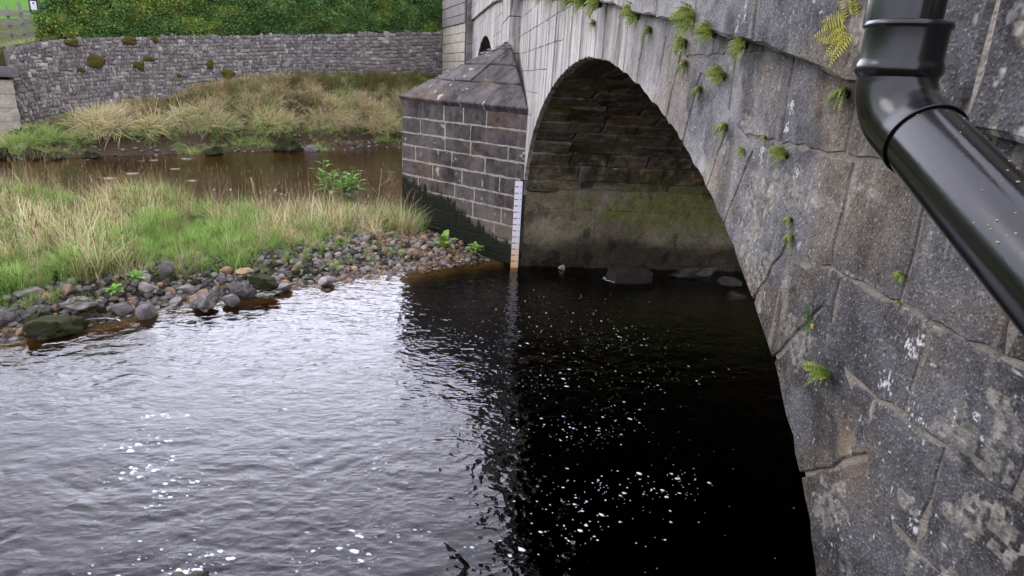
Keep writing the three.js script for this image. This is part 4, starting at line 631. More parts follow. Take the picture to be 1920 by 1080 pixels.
// ---------------------------------------------------------------- rocks
function rockGeo(seed, detail, col, moss, cut = 13) {
  const r = rng(seed), g = mergeVertices(new THREE.IcosahedronGeometry(1, detail).deleteAttribute('uv').deleteAttribute('normal')), P = g.attributes.position, pl_ = []; for (let i = 0; i < cut; i++) pl_.push([V(r() - 0.5, r() - 0.5, r() - 0.5).normalize(), 0.52 + 0.26 * r()]);
  for (let i = 0; i < P.count; i++) { const v = V(P.getX(i), P.getY(i), P.getZ(i)); v.multiplyScalar(1 + 0.35 * (fbm3(v.x * 1.3 + seed, v.y * 1.3, v.z * 1.3, 2) - 0.5)); for (const [n, d] of pl_) { const q = v.dot(n) - d; if (q > 0) v.addScaledVector(n, -q * 0.85); } v.multiplyScalar(1 + (moss ? 1.25 : 0.1) * (fbm3(v.x * 3.6 + seed, v.y * 3.6, v.z * 3.6, 5) - 0.5)); P.setXYZ(i, v.x, v.y * 0.72, v.z); }
  g.computeVertexNormals(); const N = g.attributes.normal, c = [], uv = [];
  for (let i = 0; i < P.count; i++) { const x = P.getX(i), y = P.getY(i), z = P.getZ(i), k = 1.2 + 0.8 * (fbm3(x * 3 + seed, y * 3, z * 3, 3) - 0.5); const m = moss ? ss(0.35, 0.55, N.getY(i) * 0.35 + 0.25 + 0.8 * (fbm3(x * 2 + seed, y * 2, z * 2, 3) - 0.5) + moss - 0.5) : 0; const mk = 0.7 + 0.9 * fbm3(x * 8, y * 8, z * 8, 2); c.push(lerp(col[0] * k, 0.020 * mk, m), lerp(col[1] * k, 0.023 * mk, m), lerp(col[2] * k, 0.007 * mk, m)); uv.push(x * 0.35 + z * 0.2 + seed * 0.13, y * 0.35 + z * 0.25); }
  g.setAttribute('color', new THREE.Float32BufferAttribute(c, 3)); g.setAttribute('uv', new THREE.Float32BufferAttribute(uv, 2)); return moss ? g : toCreasedNormals(g, 0.42);
}
M.rock = stdm({ color: new THREE.Color(1.5, 1.5, 1.5), vertexColors: true, map: texTile.map, bumpMap: texTile.bump, bumpScale: 0.02, roughness: 0.85 });
const RC = { grey: [0.20, 0.185, 0.17], slate: [0.115, 0.108, 0.103], brown: [0.18, 0.13, 0.09], tan: [0.27, 0.18, 0.105], dark: [0.055, 0.052, 0.045], pale: [0.34, 0.32, 0.29] };
const RG = {}; for (const k in RC) { RG[k] = [0, 1, 2].map((i) => rockGeo(200 + i * 7 + k.length * 31, 3, RC[k], 0)); RG[k + 'Moss'] = [0, 1].map((i) => rockGeo(300 + i * 11 + k.length * 17, 4, RC[k], 0.42)); }
RG.moss = [0, 1].map((i) => rockGeo(400 + i * 13, 4, RC.dark, 0.85));
function rock(kind, i, x, y, z, s, rot, label, grp, name = 'river_rock', cat = 'rock', sq = [1, 1, 1]) { const l = RG[kind], o = mesh(name, l[i % l.length], M.rock); o.position.set(x, y, z); o.scale.set(s * sq[0], s * sq[1], s * sq[2]); o.rotation.y = rot; return tag(o, label, cat, grp); }
{
  const r = rng(111);
  const L = [   // kind, x, y, z, size, label, squash
    ['moss', -4.42, 0.05, -7.0, 0.30, 'big dome of dark moss-covered rock at the water edge on the left', [1.25, 0.95, 1]],
    ['moss', -4.62, 0.07, -7.2, 0.17, 'smaller moss lump joined to the left of the big moss dome', [1, 1, 1]],
    ['moss', -4.20, 0.06, -7.14, 0.15, 'smaller moss lump joined to the right of the big moss dome', [1, 1.1, 1]],
    ['slateMoss', -4.95, 0.1, -7.15, 0.2, 'grey topped mossy rock left of the big moss dome', [0.9, 1, 1]],
    ['greyMoss', -4.32, 0.16, -7.5, 0.21, 'mossy rock with a pale crust just behind the big moss dome', [1.3, 0.8, 1]],
    ['moss', -4.24, -0.03, -6.62, 0.09, 'small green mossy stone in the water below the big moss dome', [1, 0.8, 1]],
    ['moss', -3.93, -0.04, -6.47, 0.09, 'half sunk mossy stone in the water right of the small green one', [1, 0.8, 1]],
    ['greyMoss', -3.82, -0.02, -6.66, 0.085, 'lone little rock standing in open water off the island', [1.2, 0.75, 1]],
    ['slateMoss', -3.06, -0.02, -7.42, 0.095, 'low dark stone ringed with foam just off the middle of the shore', [1.3, 0.62, 1]],
    ['slate', -3.93, 0.05, -7.62, 0.15, 'left of two square grey boulders at the waterline', [1.15, 0.95, 1]],
    ['slate', -3.62, 0.05, -7.56, 0.165, 'right of two square grey boulders at the waterline, pointed below', [1.15, 1.05, 1]],
    ['slateMoss', -3.05, 0.07, -7.85, 0.2, 'mossy topped boulder with a grey right side at the waterline', [1.5, 0.95, 1]],
    ['slate', -2.78, 0.06, -8.0, 0.15, 'dark speckled boulder right of the mossy topped one', [1, 1, 1]],
    ['grey', -3.8, 0.21, -8.0, 0.13, 'round smooth grey boulder on the bank above the square boulders', [1, 1.1, 1]],
    ['slate', -4.55, 0.28, -8.35, 0.15, 'tall grey boulder in front of the grass on the left', [1, 1.2, 1]],
    ['slate', -3.75, 0.3, -8.55, 0.14, 'upright slate coloured boulder at the grass edge', [0.9, 1.3, 1]],
    ['tan', -3.02, 0.28, -8.62, 0.105, 'upright tan stone left of the flat topped tan stone', [0.85, 1.1, 1]],
    ['tan', -2.76, 0.30, -8.55, 0.135, 'flat topped tan stone lying on mossy rocks', [1.3, 0.6, 1]],
    ['moss', -2.55, 0.16, -8.55, 0.2, 'dark moss mound right of the flat topped tan stone', [1.6, 0.9, 1]],
    ['slateMoss', -2.75, 0.08, -8.35, 0.2, 'dark boulder with mossy crown below the flat topped tan stone', [1, 1.1, 1]],
    ['grey', -1.75, 0.07, -8.95, 0.15, 'largest grey cobble on the waterline left of the reflection', [1.3, 0.75, 1]],
    ['grey', -2.3, 0.06, -8.62, 0.13, 'wedge shaped grey boulder at the waterline between the mossy crown and the cobbles', [1.2, 0.85, 1]],
    ['grey', -0.93, 0.0, -9.32, 0.06, 'small upright stone standing in the shallow edge', [0.7, 1.2, 1]],
    ['brown', -0.6, 0.2, -10.15, 0.12, 'large brown cobble on the shingle near the pier', [1.2, 0.8, 1]],
    ['tan', -1.83, 0.3, -10.5, 0.09, 'little tan block on the stones below the grass', [1, 0.9, 1]],
    ['moss', -2.05, 0.04, -14.1, 0.30, 'low dark moss-backed rock in the back channel beside the tussock', [1.35, 0.75, 1]],
    ['pale', -2.48, 0.05, -16.3, 0.20, 'round white stone in the back channel beside the leafy water plant', [1.1, 0.85, 1]],
    ['moss', -6.05, 0.16, -24.6, 0.55, 'large mossy boulder at the far water edge left of a grey boulder', [1, 1, 0.9]],
    ['slate', -5.3, 0.05, -25.0, 0.34, 'grey boulder beside the large mossy boulder on the far edge', [1.2, 0.7, 1]],
    ['moss', -8.0, 0.1, -22.75, 0.32, 'dark mossy stone at the far water edge left of the green tussock end', [1.15, 0.9, 1]],
    ['moss', -12.9, 0.14, -19.75, 0.34, 'leftmost dark mossy boulder under the wall end pier', [1, 1.1, 1]],
    ['moss', -12.2, 0.12, -20.1, 0.32, 'second dark mossy boulder from the left on the far edge', [1.1, 1, 1]],
    ['moss', -11.6, 0.02, -20.15, 0.26, 'third dark mossy boulder from the left, lower in the water', [1.1, 0.8, 1]],
    ['moss', -11.0, 0.05, -20.85, 0.26, 'fourth dark mossy boulder from the left, under green grass', [1.1, 0.9, 1]],
    ['moss', -12.9, 0.55, -21.3, 0.50, 'rounded brown moss mound at the foot of the far wall left end', [1.4, 0.85, 0.8]],
    ['darkMoss', -1.52, -0.04, -3.2, 0.17, 'foam rimmed rock breaking the water at the bottom edge', [1.2, 0.9, 1]],
  ];
  L.forEach(([k, x, y, z, s, label, sq], i) => rock(k, i, x, y, z, s * (z > -10 && x < -1 ? 0.86 : 1), r() * 6.28, label, null, 'boulder', 'boulder', sq));
  // block and low rocks in the shade of the arch
  { const g = new THREE.BoxGeometry(1, 1, 1, 8, 6, 8), P = g.attributes.position; for (let i = 0; i < P.count; i++) { let v = V(P.getX(i), P.getY(i), P.getZ(i)); const q = v.clone().normalize().multiplyScalar(0.62); v.lerp(q, 0.38); v.multiplyScalar(1 + 0.3 * (fbm3(v.x * 3, v.y * 3, v.z * 3, 3) - 0.5)); P.setXYZ(i, v.x, v.y, v.z); } const U = g.attributes.uv; for (let i = 0; i < U.count; i++) U.setXY(i, U.getX(i) * 0.5, U.getY(i) * 0.3); g.computeVertexNormals();
    const o = mesh('fallen_block', g, stdm({ color: new THREE.Color(0.05, 0.046, 0.036), map: texTile.map, bumpMap: texTile.bump, bumpScale: 0.04 })); o.scale.set(0.64, 0.34, 0.46); o.position.set(2.86, 0.0, -9.62); o.rotation.y = 0.1; tag(o, 'fallen squared stone block in the dark water under the arch', 'block'); }
  rock('darkMoss', 0, 4.12, 0.02, -10.02, 0.42, 0.4, 'low ragged rock against the pier wall deep under the arch', null, 'boulder', 'boulder', [1.3, 0.55, 0.5]);
  rock('dark', 1, 4.5, 0.01, -9.55, 0.27, 2, 'right hand low rock beside the ragged one under the arch', null, 'boulder', 'boulder', [1, 0.5, 0.7]);
  rock('dark', 2, 4.35, -0.05, -8.95, 0.26, 1, 'barely surfacing rock nearest the arch edge in the dark water', null, 'boulder', 'boulder', [1.2, 0.4, 0.7]);
  rock('pale', 1, 1.85, 0.02, -10.1, 0.09, 1, 'little pale stone at the waterline beside the gauge board', null, 'boulder', 'boulder', [1, 1, 0.8]);
  // stones of the back channel
  const bc = [[420, 3], [300, 5]]; for (let i = 0; i < 60; i++) { const x = lerp(-11, -1.6, r()), z = lerp(-22.5, -14.8, r()); if (bankLine(x, z) > -0.2 || (z > -17 && x < -3.4)) continue; rock(['grey', 'slate', 'brown'][i % 3], i, x, -0.03, z, 0.07 + 0.15 * r() * r(), r() * 6, 'small stone breaking the shallow brown channel' + (z < -19 ? ' near the far bank' : x < -5 ? ' behind the island grass' : ' around the leafy water plant'), 'stones in the back channel' + (z < -19 ? ' near the far bank' : x < -5 ? ' behind the island grass' : ' around the leafy water plant'), 'channel_stone', 'stone', [1.3, 0.42, 1]); }
  // shore rocks of the island: each one its own; the small ones between them as one mass
  const shore = [], small = [];
  const dart = []; const free = (x, z, s) => { for (const d of dart) if (Math.hypot(d[0] - x, d[1] - z) < (d[2] + s) * 0.72) return false; return true; };
  L.forEach((q) => dart.push([q[1], q[3], q[4] * 1.05]));
  let tries = 0; while (shore.length < 285 && tries++ < 30000) {
    const x = lerp(-6.4, 0.55, r()), f = zFront(x), z = f - (r() < 0.55 ? r() * 0.7 : r() * 2.6) + 0.06; if (z < zGrass(x) - 0.5 && r() > 0.12) continue; if (x > -1 && z < -11.6 + 0.9 * (x + 1)) continue; { const t = (x - NOSE.x) / (ROOT.x - NOSE.x); if (t > 0 && z < lerp(NOSE.z, ROOT.z, t) + 0.1) continue; }
    const big = ss(-1.2, -3.5, x), s = lerp(0.05, 0.06, big) + lerp(0.05, 0.085, big) * r() * r(); if (!free(x, z, s)) continue; dart.push([x, z, s]); shore.push([x, z, s]);
  }
  shore.forEach(([x, z, s], i) => {
    const q = r(), right = ss(-2.2, -0.8, x + 0.4 * (r() - 0.5)); const inW = zFront(x) - z < 0.12; let kind, label, g;
    if (q < lerp(0.5, 0.04, right)) { kind = r() < 0.5 ? 'moss' : 'slateMoss'; label = 'mossy dark stone on the island shore'; g = 'mossy stones of the island shore'; }
    else if (q < lerp(0.9, 0.46, right)) { kind = r() < 0.55 ? 'grey' : 'slate'; label = inW ? 'grey stone along the island waterline' : 'grey stone on the island shore'; g = inW ? 'grey stones along the island waterline' : 'grey stones on the island shore'; }
    else if (q < 0.93 || x < -2.6) { kind = 'brown'; label = 'brown cobble on the shingle of the island'; g = 'brown cobbles on the island shingle'; }
    else { kind = r() < 0.7 ? 'tan' : 'pale'; label = 'pale tan cobble on the shingle of the island'; g = 'pale tan cobbles on the island shingle'; }
    const zone = x < -4.3 ? ' at the left end, around the big moss dome' : x < -3.4 ? ' around the two square boulders' : x < -2.5 ? ' around the flat topped tan stone' : x < -1.7 ? ' left of the bright reflection, below the grass edge' : x < -0.7 ? ' between the grass tuft and the pier reflection' : ' beside the dock plant at the pier foot'; label = label.replace(/^(dark|grey|brown|pale) /, (m) => m).replace(' of the island', '').replace(' on the island shore', ' on the shore').replace(' along the island waterline', ' at the waterline') + zone; g += zone;
    rock(kind, i, x, ground(x, z) + s * 0.28, z, s, r() * 6.28, label, g, 'shore_stone', 'stone', [0.9 + 0.5 * r(), 0.75 + 0.4 * r(), 0.9 + 0.3 * r()]);
  });
  const cob = [[], [], [], [], []], CK = ['grey', 'brown', 'slate', 'tan', 'dark'];
  for (let i = 0; i < 9000; i++) { const x = lerp(-7.5, 0.7, r()), f = zFront(x), z = f + 0.1 - r() * 3.2; if (z < zGrass(x) - 0.9) continue; { const t = (x - NOSE.x) / (ROOT.x - NOSE.x); if (t > 0 && z < lerp(NOSE.z, ROOT.z, t) + 0.05) continue; } const s = 0.02 + 0.05 * r() * r(), right = ss(-2.2, -0.8, x), q = r(); const k = q < 0.4 - 0.15 * right ? 0 : q < 0.5 + 0.22 * right ? 1 : q < 0.8 ? 2 : q < 0.84 + 0.08 * right ? 3 : 4; cob[k].push([x, ground(x, z) + s * 0.35, z, s, r() * 6.28, 0.8 + 0.5 * r(), r() * 0.6, r() * 0.6]); }
  for (let i = 0; i < 2600; i++) { const x = lerp(-14, -1.2, r()), z = lerp(-30, -19, r()), u = bankLine(x, z); if (u < -0.25 || u > 0.75) continue; const s = 0.03 + 0.07 * r() * r(); cob[[0, 1, 2, 4][Math.floor(r() * 4)]].push([x, ground(x, z) + s * 0.3, z, s, r() * 6.28, 0.7 + 0.5 * r(), 0, 0]); }
  for (let i = 0; i < 900; i++) { const x = lerp(-11, -1.2, r()), z = lerp(-26, -14, r()), u = bankLine(x, z); if (u > -0.2 || z > zBack(x) - 0.3) continue; const s = 0.02 + 0.06 * r() * r(); cob[[0, 1, 3][Math.floor(r() * 3)]].push([x, ground(x, z) + s * 0.2, z, s, r() * 6.28, 0.8 + 0.5 * r(), 0, 0]); }
  CK.forEach((k, i) => scatter('cobbles', ['small grey', 'small brown', 'small slate', 'small tan', 'small dark'][i] + ' cobbles filling the gaps of the shore', 'cobbles', rockGeo(700 + i, 1, RC[k], 0, 4), M.rock, cob[i]));
}

// ---------------------------------------------------------------- gauge board
{
  const cv = document.createElement('canvas'); cv.width = 96; cv.height = 1200; const c = cv.getContext('2d');
  c.fillStyle = '#f6f7fb'; c.fillRect(0, 0, 96, 1200);
  // orange stain that the water has left on the lower part
  for (let y = 560; y < 1200; y++) { const t = (y - 560) / 640; c.fillStyle = 'rgba(222,150,48,' + (0.9 * t ** 1.3).toFixed(3) + ')'; c.fillRect(0, y, 96, 1); }
  const t = new THREE.CanvasTexture(cv); t.colorSpace = THREE.SRGBColorSpace;
  const gb = group('gauge_board', 'white river level gauge board with red marks at the corner of the pier', 'gauge board', null, V(1.05, 0, -10.12)), pn = partName();
  const H = 1.42; const b = mesh('board', new THREE.BoxGeometry(0.122, H + 0.25, 0.014), stdm({ map: t, roughness: 0.5 }), gb); b.position.y = (H - 0.25) / 2; { const U = b.geometry.attributes.uv, P = b.geometry.attributes.position; for (let i = 0; i < U.count; i++) U.setY(i, clamp((P.getY(i) + (H - 0.25) / 2) / H)); }
  const bp = mesh('backing_post', new THREE.BoxGeometry(0.05, H + 0.3, 0.05), stdm({ color: new THREE.Color(0.03, 0.03, 0.05) }), gb); bp.position.set(0.055, (H - 0.25) / 2, -0.033);
  const red = stdm({ color: new THREE.Color(0.36, 0.03, 0.05), roughness: 0.5 }), dk = stdm({ color: new THREE.Color(0.10, 0.10, 0.13), roughness: 0.6 });
  for (let i = 0; i < 13; i++) { const y = 0.108 + i * 0.1022; const m = mesh(pn('red_mark'), new THREE.BoxGeometry(0.062, 0.014, 0.004), red, gb); m.position.set(-0.029, y, 0.0085); }
  for (let i = 0; i < 13; i++) { const y = 0.108 + i * 0.1022; const m = mesh(pn('small_mark'), new THREE.BoxGeometry(0.012, 0.016, 0.004), dk, gb); m.position.set(0.038, y, 0.0085); }
}

// ---------------------------------------------------------------- downpipe
{
  const pipe = group('drain_downpipe', 'glossy black plastic downpipe with a collar and a bend running down to the right', 'downpipe');
  const dusty = (() => { const W = 256, d = new Uint8Array(W * W * 4); for (let j = 0; j < W; j++) for (let i = 0; i < W; i++) { const q = 190 + 240 * (fbm(i * 0.05, j * 0.02, 4) - 0.45) + (vn(i * 0.9, j * 0.06) > 0.9 ? 50 : 0); d.fill(clamp(q, 120, 255), (j * W + i) * 4, (j * W + i) * 4 + 4); } const t = new THREE.DataTexture(d, W, W); t.wrapS = t.wrapT = THREE.RepeatWrapping; t.magFilter = THREE.LinearFilter; t.needsUpdate = true; return t; })();
  const pm = new THREE.MeshPhysicalMaterial({ color: new THREE.Color(0.004, 0.004, 0.005), roughness: 0.24, roughnessMap: dusty, bumpMap: texTile.bump, bumpScale: 0.00015 });
  const R = 0.0482, cx = 0.607, cz = -0.885; const T = V(cx, 3.35, cz - 0.03);
  const tube = (a, b, ra, rb, name, seg = 48) => { const d = b.clone().sub(a), g = new THREE.CylinderGeometry(rb, ra, d.length(), seg, 1, false); const o = mesh(name, g, pm, pipe); o.position.copy(a).addScaledVector(d, 0.5); o.quaternion.setFromUnitVectors(V(0, 1, 0), d.clone().normalize()); return o; };
  const P0 = V(0.606, 3.048, -0.895), P1 = V(0.608, 2.989, -0.885);
  tube(P0.clone().add(V(0, -0.01, 0)), V(0.606, 3.6, -0.92), R, R, 'shaft');
  const lathe = new THREE.LatheGeometry([[0.0482, 0.061], [0.0525, 0.060], [0.0542, 0.0565], [0.0542, 0.053], [0.0512, 0.050], [0.0512, 0.012], [0.0540, 0.006], [0.0550, 0.0], [0.0540, -0.006], [0.0505, -0.011], [0.0490, -0.013]].map((p) => new THREE.Vector2(p[0], p[1])), 56); const col = mesh('collar', lathe, pm, pipe); col.position.set(0.608, 2.982, -0.884);
  const B0 = V(0.608, 2.978, -0.884), B1 = V(0.609, 2.935, -0.872), B2 = V(0.614, 2.902, -0.835), E = V(0.560, 2.745, -0.47);
  const curve = new THREE.CatmullRomCurve3([B0, V(0.6085, 2.955, -0.880), V(0.610, 2.925, -0.862), V(0.612, 2.905, -0.832), V(0.6105, 2.893, -0.802)]);
  mesh('bend', new THREE.TubeGeometry(curve, 40, 0.0502, 48), pm, pipe);
  const S0 = V(0.6105, 2.893, -0.802), dir = V(0.588, 2.795, -0.59).sub(V(0.612, 2.905, -0.838)).normalize();
  const rim = mesh('socket_rim', new THREE.TorusGeometry(0.0503, 0.0016, 10, 56), pm, pipe); rim.position.copy(S0); rim.quaternion.setFromUnitVectors(V(0, 0, 1), dir);
  tube(S0, S0.clone().addScaledVector(dir, 0.75), R, R, 'run');
  { const r = rng(17), bits = [], up = V(0, 1, 0).addScaledVector(dir, -dir.y).normalize(), sd = dir.clone().cross(up).normalize(); for (let i = 0; i < 150; i++) { const t = r() < 0.6 ? 0.12 + 0.12 * (r() + r()) : r() * 0.6, a = r() < 0.6 ? -0.55 + 0.5 * (r() - 0.5) : (r() - 0.5) * 2.6, s = 0.0005 + 0.0011 * r() * r(), g = new THREE.SphereGeometry(1, 6, 4), n = up.clone().multiplyScalar(Math.cos(a)).addScaledVector(sd, Math.sin(a)); g.scale(s * (1 + r()), s, s * (1 + r())); const p = S0.clone().addScaledVector(dir, t).addScaledVector(n, R); g.translate(p.x, p.y, p.z); bits.push(g); } tag(mesh('dirt_specks', mergeGeometries(bits), stdm({ color: new THREE.Color(0.26, 0.24, 0.19) }), pipe), null, null, null, 'stuff'); }
}

// ---------------------------------------------------------------- ferns and leafy plants
function fernGeo(seed, n, droop, pin, cols, wid = 0.055) {   // wall clump: x along the wall, y up, z out; radius about 1
  const r = rng(seed), pos = [], col = [], idx = []; const quad = (a, b, c, d, k) => { const o = pos.length / 3; for (const p of [a, b, c, d]) { pos.push(p.x, p.y, p.z); col.push(...k); } idx.push(o, o + 1, o + 2, o, o + 2, o + 3); };
  for (let f = 0; f < n; f++) {
    const a = (r() - 0.5) * 4.4, l = 0.55 + 0.5 * r(), k0 = cols[Math.floor(r() * cols.length)], kk = 0.75 + 0.5 * r(), k = k0.map((q) => q * kk); let p = V((r() - 0.5) * 0.25, (r() - 0.5) * 0.25, 0), d = V(Math.sin(a) * 0.75, Math.cos(a) * 0.75 + 0.1, 0.5 + 0.5 * r()).normalize(); const S = 9, st = l / S;
    for (let i = 0; i < S; i++) { const q = p.clone().addScaledVector(d, st), side = d.clone().cross(V(0, 0, 1)).normalize(), up = side.clone().cross(d).normalize(), t = i / S, w = pin * (1 - 0.75 * t * t) * (0.6 + 0.4 * Math.min(1, i)); 
      quad(p.clone().addScaledVector(side, 0.012), p.clone().addScaledVector(side, -0.012), q.clone().addScaledVector(side, -0.012), q.clone().addScaledVector(side, 0.012), k.map((x) => x * 0.7));
      for (const s of [-1, 1]) { const b = p.clone().lerp(q, 0.4), tip = b.clone().addScaledVector(side, s * w).addScaledVector(d, w * 0.35).addScaledVector(up, (r() - 0.5) * 0.05), h = wid * (0.7 + 0.4 * r()); quad(b, b.clone().lerp(tip, 0.5).addScaledVector(d, h), tip, b.clone().lerp(tip, 0.5).addScaledVector(d, -h), k); }
      p = q; d = d.clone().add(V(0, -droop * (0.5 + r() * 0.6), -0.03)).normalize(); if (p.z < 0.02) d.z = Math.abs(d.z); }
  }
  return geo(pos, null, idx, col);
}
{
  const fm = leafV(0.35), C1 = [[0.20, 0.30, 0.05], [0.30, 0.38, 0.08], [0.13, 0.21, 0.04], [0.34, 0.37, 0.10]];
  const FG = [fernGeo(1, 34, 0.16, 0.10, C1, 0.04), fernGeo(2, 28, 0.26, 0.09, C1, 0.04), fernGeo(3, 26, 0.38, 0.08, [...C1, [0.22, 0.17, 0.07]], 0.035)];
  const basis = new THREE.Quaternion().setFromRotationMatrix(new THREE.Matrix4().makeBasis(V(0, 0, 1), V(0, 1, 0), V(-1, 0, 0)));
  // z along the face, height, radius, variant, label
  const list = [
    [3.06, 3.235, 0.115, 0, 'largest fern clump, standing up in the string course joint right above the arch shoulder'], [3.32, 3.16, 0.09, 1, 'fern in the string course joint just left of the largest clump'], [3.26, 3.06, 0.075, 2, 'fern hanging below the string course joint, in the upright crack'], [2.83, 3.17, 0.08, 0, 'fern in the string course joint just right of the largest clump'], [2.50, 3.11, 0.075, 1, 'fern in the string course joint halfway to the downpipe'], [2.77, 3.0, 0.075, 0, 'fern in the joint below the string course ferns'], [3.02, 2.945, 0.07, 2, 'drooping fern on the voussoir above the arch shoulder'], [2.67, 2.80, 0.075, 2, 'long drooping fern halfway down the arch ring'], [2.47, 2.725, 0.035, 1, 'tiny fern below the long drooping fern'], [2.31, 2.79, 0.03, 2, 'tiny yellowish fern on the bed joint left of the white streak'], [2.14, 2.745, 0.055, 0, 'round fern tuft at the foot of the white streaked joint'], [2.03, 2.545, 0.04, 2, 'narrow upper fern of the pair in the leaning ring joint'], [2.0, 2.49, 0.045, 2, 'lower fern of the pair in the leaning ring joint'], [1.455, 2.525, 0.026, 1, 'thin fern sprig under the downpipe in an upright joint'], [1.655, 2.15, 0.064, 0, 'dense round yellow green fern tuft lowest on the stonework'], [1.445, 2.455, 0.014, 1, 'minute green sprig on the bed joint below the thin sprig'],
    [4.25, 3.36, 0.12, 0, 'fern clump in the string course joint over the arch'], [3.95, 3.26, 0.09, 2, 'fern hanging below the string course joint over the arch'], [5.25, 3.53, 0.16, 1, 'leafy fern clump in the string course joint over the arch crown'], [5.9, 3.6, 0.14, 0, 'fern clump in the string course joint left of the crown'], [6.6, 3.7, 0.16, 1, 'fern clump in the string course joint toward the pier'], [7.6, 3.83, 0.18, 2, 'hanging fern in the string course joint toward the pier'], [8.7, 3.97, 0.2, 0, 'fern clump at the pier end of the visible string course joint'], [5.6, 3.42, 0.1, 2, 'straggly fern on the pale face above the crown'],
    [1.86, 2.955, 0.07, 2, 'dark fern under the string course beside the downpipe'], [1.34, 2.90, 0.03, 1, 'small green sprigs in the string course joint right of the downpipe'],
  ];
  for (const [z, y, s, k, label] of list) { const o = group('wall_fern', label, 'fern', 'ferns growing in the bridge joints', V(XF - 0.008 - (y > stringY(z) - 0.03 ? 0.05 : 0), y, -z)); o.quaternion.copy(basis); const b = mesh('fronds', FG[k], fm, o); b.scale.setScalar(s * 1.25); const q = mesh('root_mass', RG.moss[0], M.rock, o); q.scale.set(s * 0.32, s * 0.32, s * 0.16); }
  { const o = group('yellow_fern', 'large yellow green fern fronds reaching out from behind the top of the downpipe', 'fern', null, V(XF - 0.07, 3.13, -1.78)); o.quaternion.copy(basis); o.scale.setScalar(0.8);
    const pn = partName(); const fr = (rz, rx, s, seed) => { const g = yellowFrond(seed); const m = mesh(pn('frond'), g, fm, o); m.scale.setScalar(s); m.rotation.set(0, 0, rz); m.rotation.order = 'ZXY'; m.rotation.x = rx; };
    for (const [a, b, s, k] of [[1.45, 0.10, 0.17, 1], [1.75, 0.14, 0.19, 2], [0.5, 0.2, 0.16, 3], [2.5, 0.25, 0.14, 4], [3.0, 0.3, 0.15, 5], [-0.1, 0.3, 0.14, 6], [2.1, 0.35, 0.12, 7]]) fr(a, b, s, k); }
  function yellowFrond(seed) { const r = rng(seed), pos = [], col = [], idx = []; const quad = (P, k) => { const o = pos.length / 3; for (const p of P) { pos.push(...p); col.push(...k); } idx.push(o, o + 1, o + 2, o, o + 2, o + 3); };
    const S = 15; for (let i = 0; i < S; i++) { const t = i / S, y = t, z = 0.25 * t * (1 - 0.6 * t), dy = 1 / S; const kk = 0.8 + 0.4 * r(), k = [0.42 * kk, 0.40 * kk, 0.07 * kk]; quad([[-0.008, y, z], [0.008, y, z], [0.008, y + dy, z], [-0.008, y + dy, z]], [0.3, 0.26, 0.08]);
      const w = 0.30 * Math.pow(Math.sin(Math.PI * clamp(0.12 + t * 0.88)), 0.8) * (1 - 0.45 * t) + 0.02; for (const s of [-1, 1]) { const h = 0.023; quad([[0, y, z], [s * w * 0.5, y + w * 0.16 - h, z + 0.02 * (r() - 0.5)], [s * w, y + w * 0.42, z - 0.03 * r()], [s * w * 0.5, y + w * 0.16 + h, z]], k); } }
    return geo(pos, null, idx, col); }
  // polypody-like plant with a yellow leaf, on the ring
  { const o = group('wall_plant', 'dark green lobed fern with one yellow leaf on the arch ring', 'fern', null, V(XF - 0.012, 2.275, -1.80)); o.quaternion.copy(basis); const pn = partName();
    for (const [a, s] of [[2.5, 0.07], [1.3, 0.06], [0.4, 0.05], [3.3, 0.075]]) { const g = yellowFrond(20 + a * 10); const c = g.attributes.color; for (let i = 0; i < c.count; i++) c.setXYZ(i, c.getX(i) * 0.16, c.getY(i) * 0.38, c.getZ(i) * 0.4); const m = mesh(pn('frond'), g, fm, o); m.scale.setScalar(s); m.rotation.set(0.15, 0, a); }
    const y = mesh('yellow_leaf', new THREE.SphereGeometry(0.008, 10, 8), leafM(new THREE.Color(0.45, 0.36, 0.05)), o); y.scale.set(1, 1.2, 0.3); y.position.set(0.035, -0.012, 0.012); }
  // broad leaved plants
  const broad = (L, W, seed) => { const r = rng(seed), pos = [], col = [], idx = [], n = 6, k = 0.8 + 0.4 * r(); for (let i = 0; i <= n; i++) { const t = i / n, w = W * Math.pow(Math.sin(Math.PI * (0.06 + 0.92 * t)), 0.75), y = L * (0.2 + 0.8 * t), up = L * (0.9 * t - 0.75 * t * t); for (const s of [-1, 0, 1]) { pos.push(s * w, up + Math.abs(s) * w * 0.25 + 0.01 * (r() - 0.5), y); const q = s ? k : k * 1.25; col.push(0.20 * q, 0.36 * q, 0.08 * q); } if (i) { const b = i * 3; for (const e of [0, 1]) idx.push(b + e - 3, b + e - 2, b + e, b + e - 2, b + e + 1, b + e); } } return geo(pos, null, idx, col); };
  const plant = (name, label, cat, p, n, L, W, seed, yellow) => { const o = group(name, label, cat, null, p), pn = partName(), r = rng(seed); for (let i = 0; i < n; i++) { const m = mesh(pn('leaf'), broad(L * (0.7 + 0.5 * r()), W * (0.7 + 0.5 * r()), seed + i), yellow && i === 0 ? leafM(new THREE.Color(0.42, 0.4, 0.08)) : fm, o); m.rotation.set(-0.9 * r() + 0.1, i * 2.4 + r(), 0, 'YXZ'); m.position.y = 0.03 * r(); } return o; };
  plant('dock_plant', 'broad leaved dock plant growing in the shingle against the black mossy pier foot', 'plant', V(-0.12, ground(-0.12, -10.75) + 0.05, -10.78), 11, 0.27, 0.06, 30, true);
  plant('leafy_plant', 'bushy small leaved plant at the pier foot right of the dock', 'plant', V(0.42, 0.12, -10.55), 26, 0.17, 0.03, 60);
  plant('leafy_plant', 'low yellow green leafy plant on the stones left of the square boulders', 'plant', V(-4.05, 0.2, -7.75), 22, 0.13, 0.028, 90);
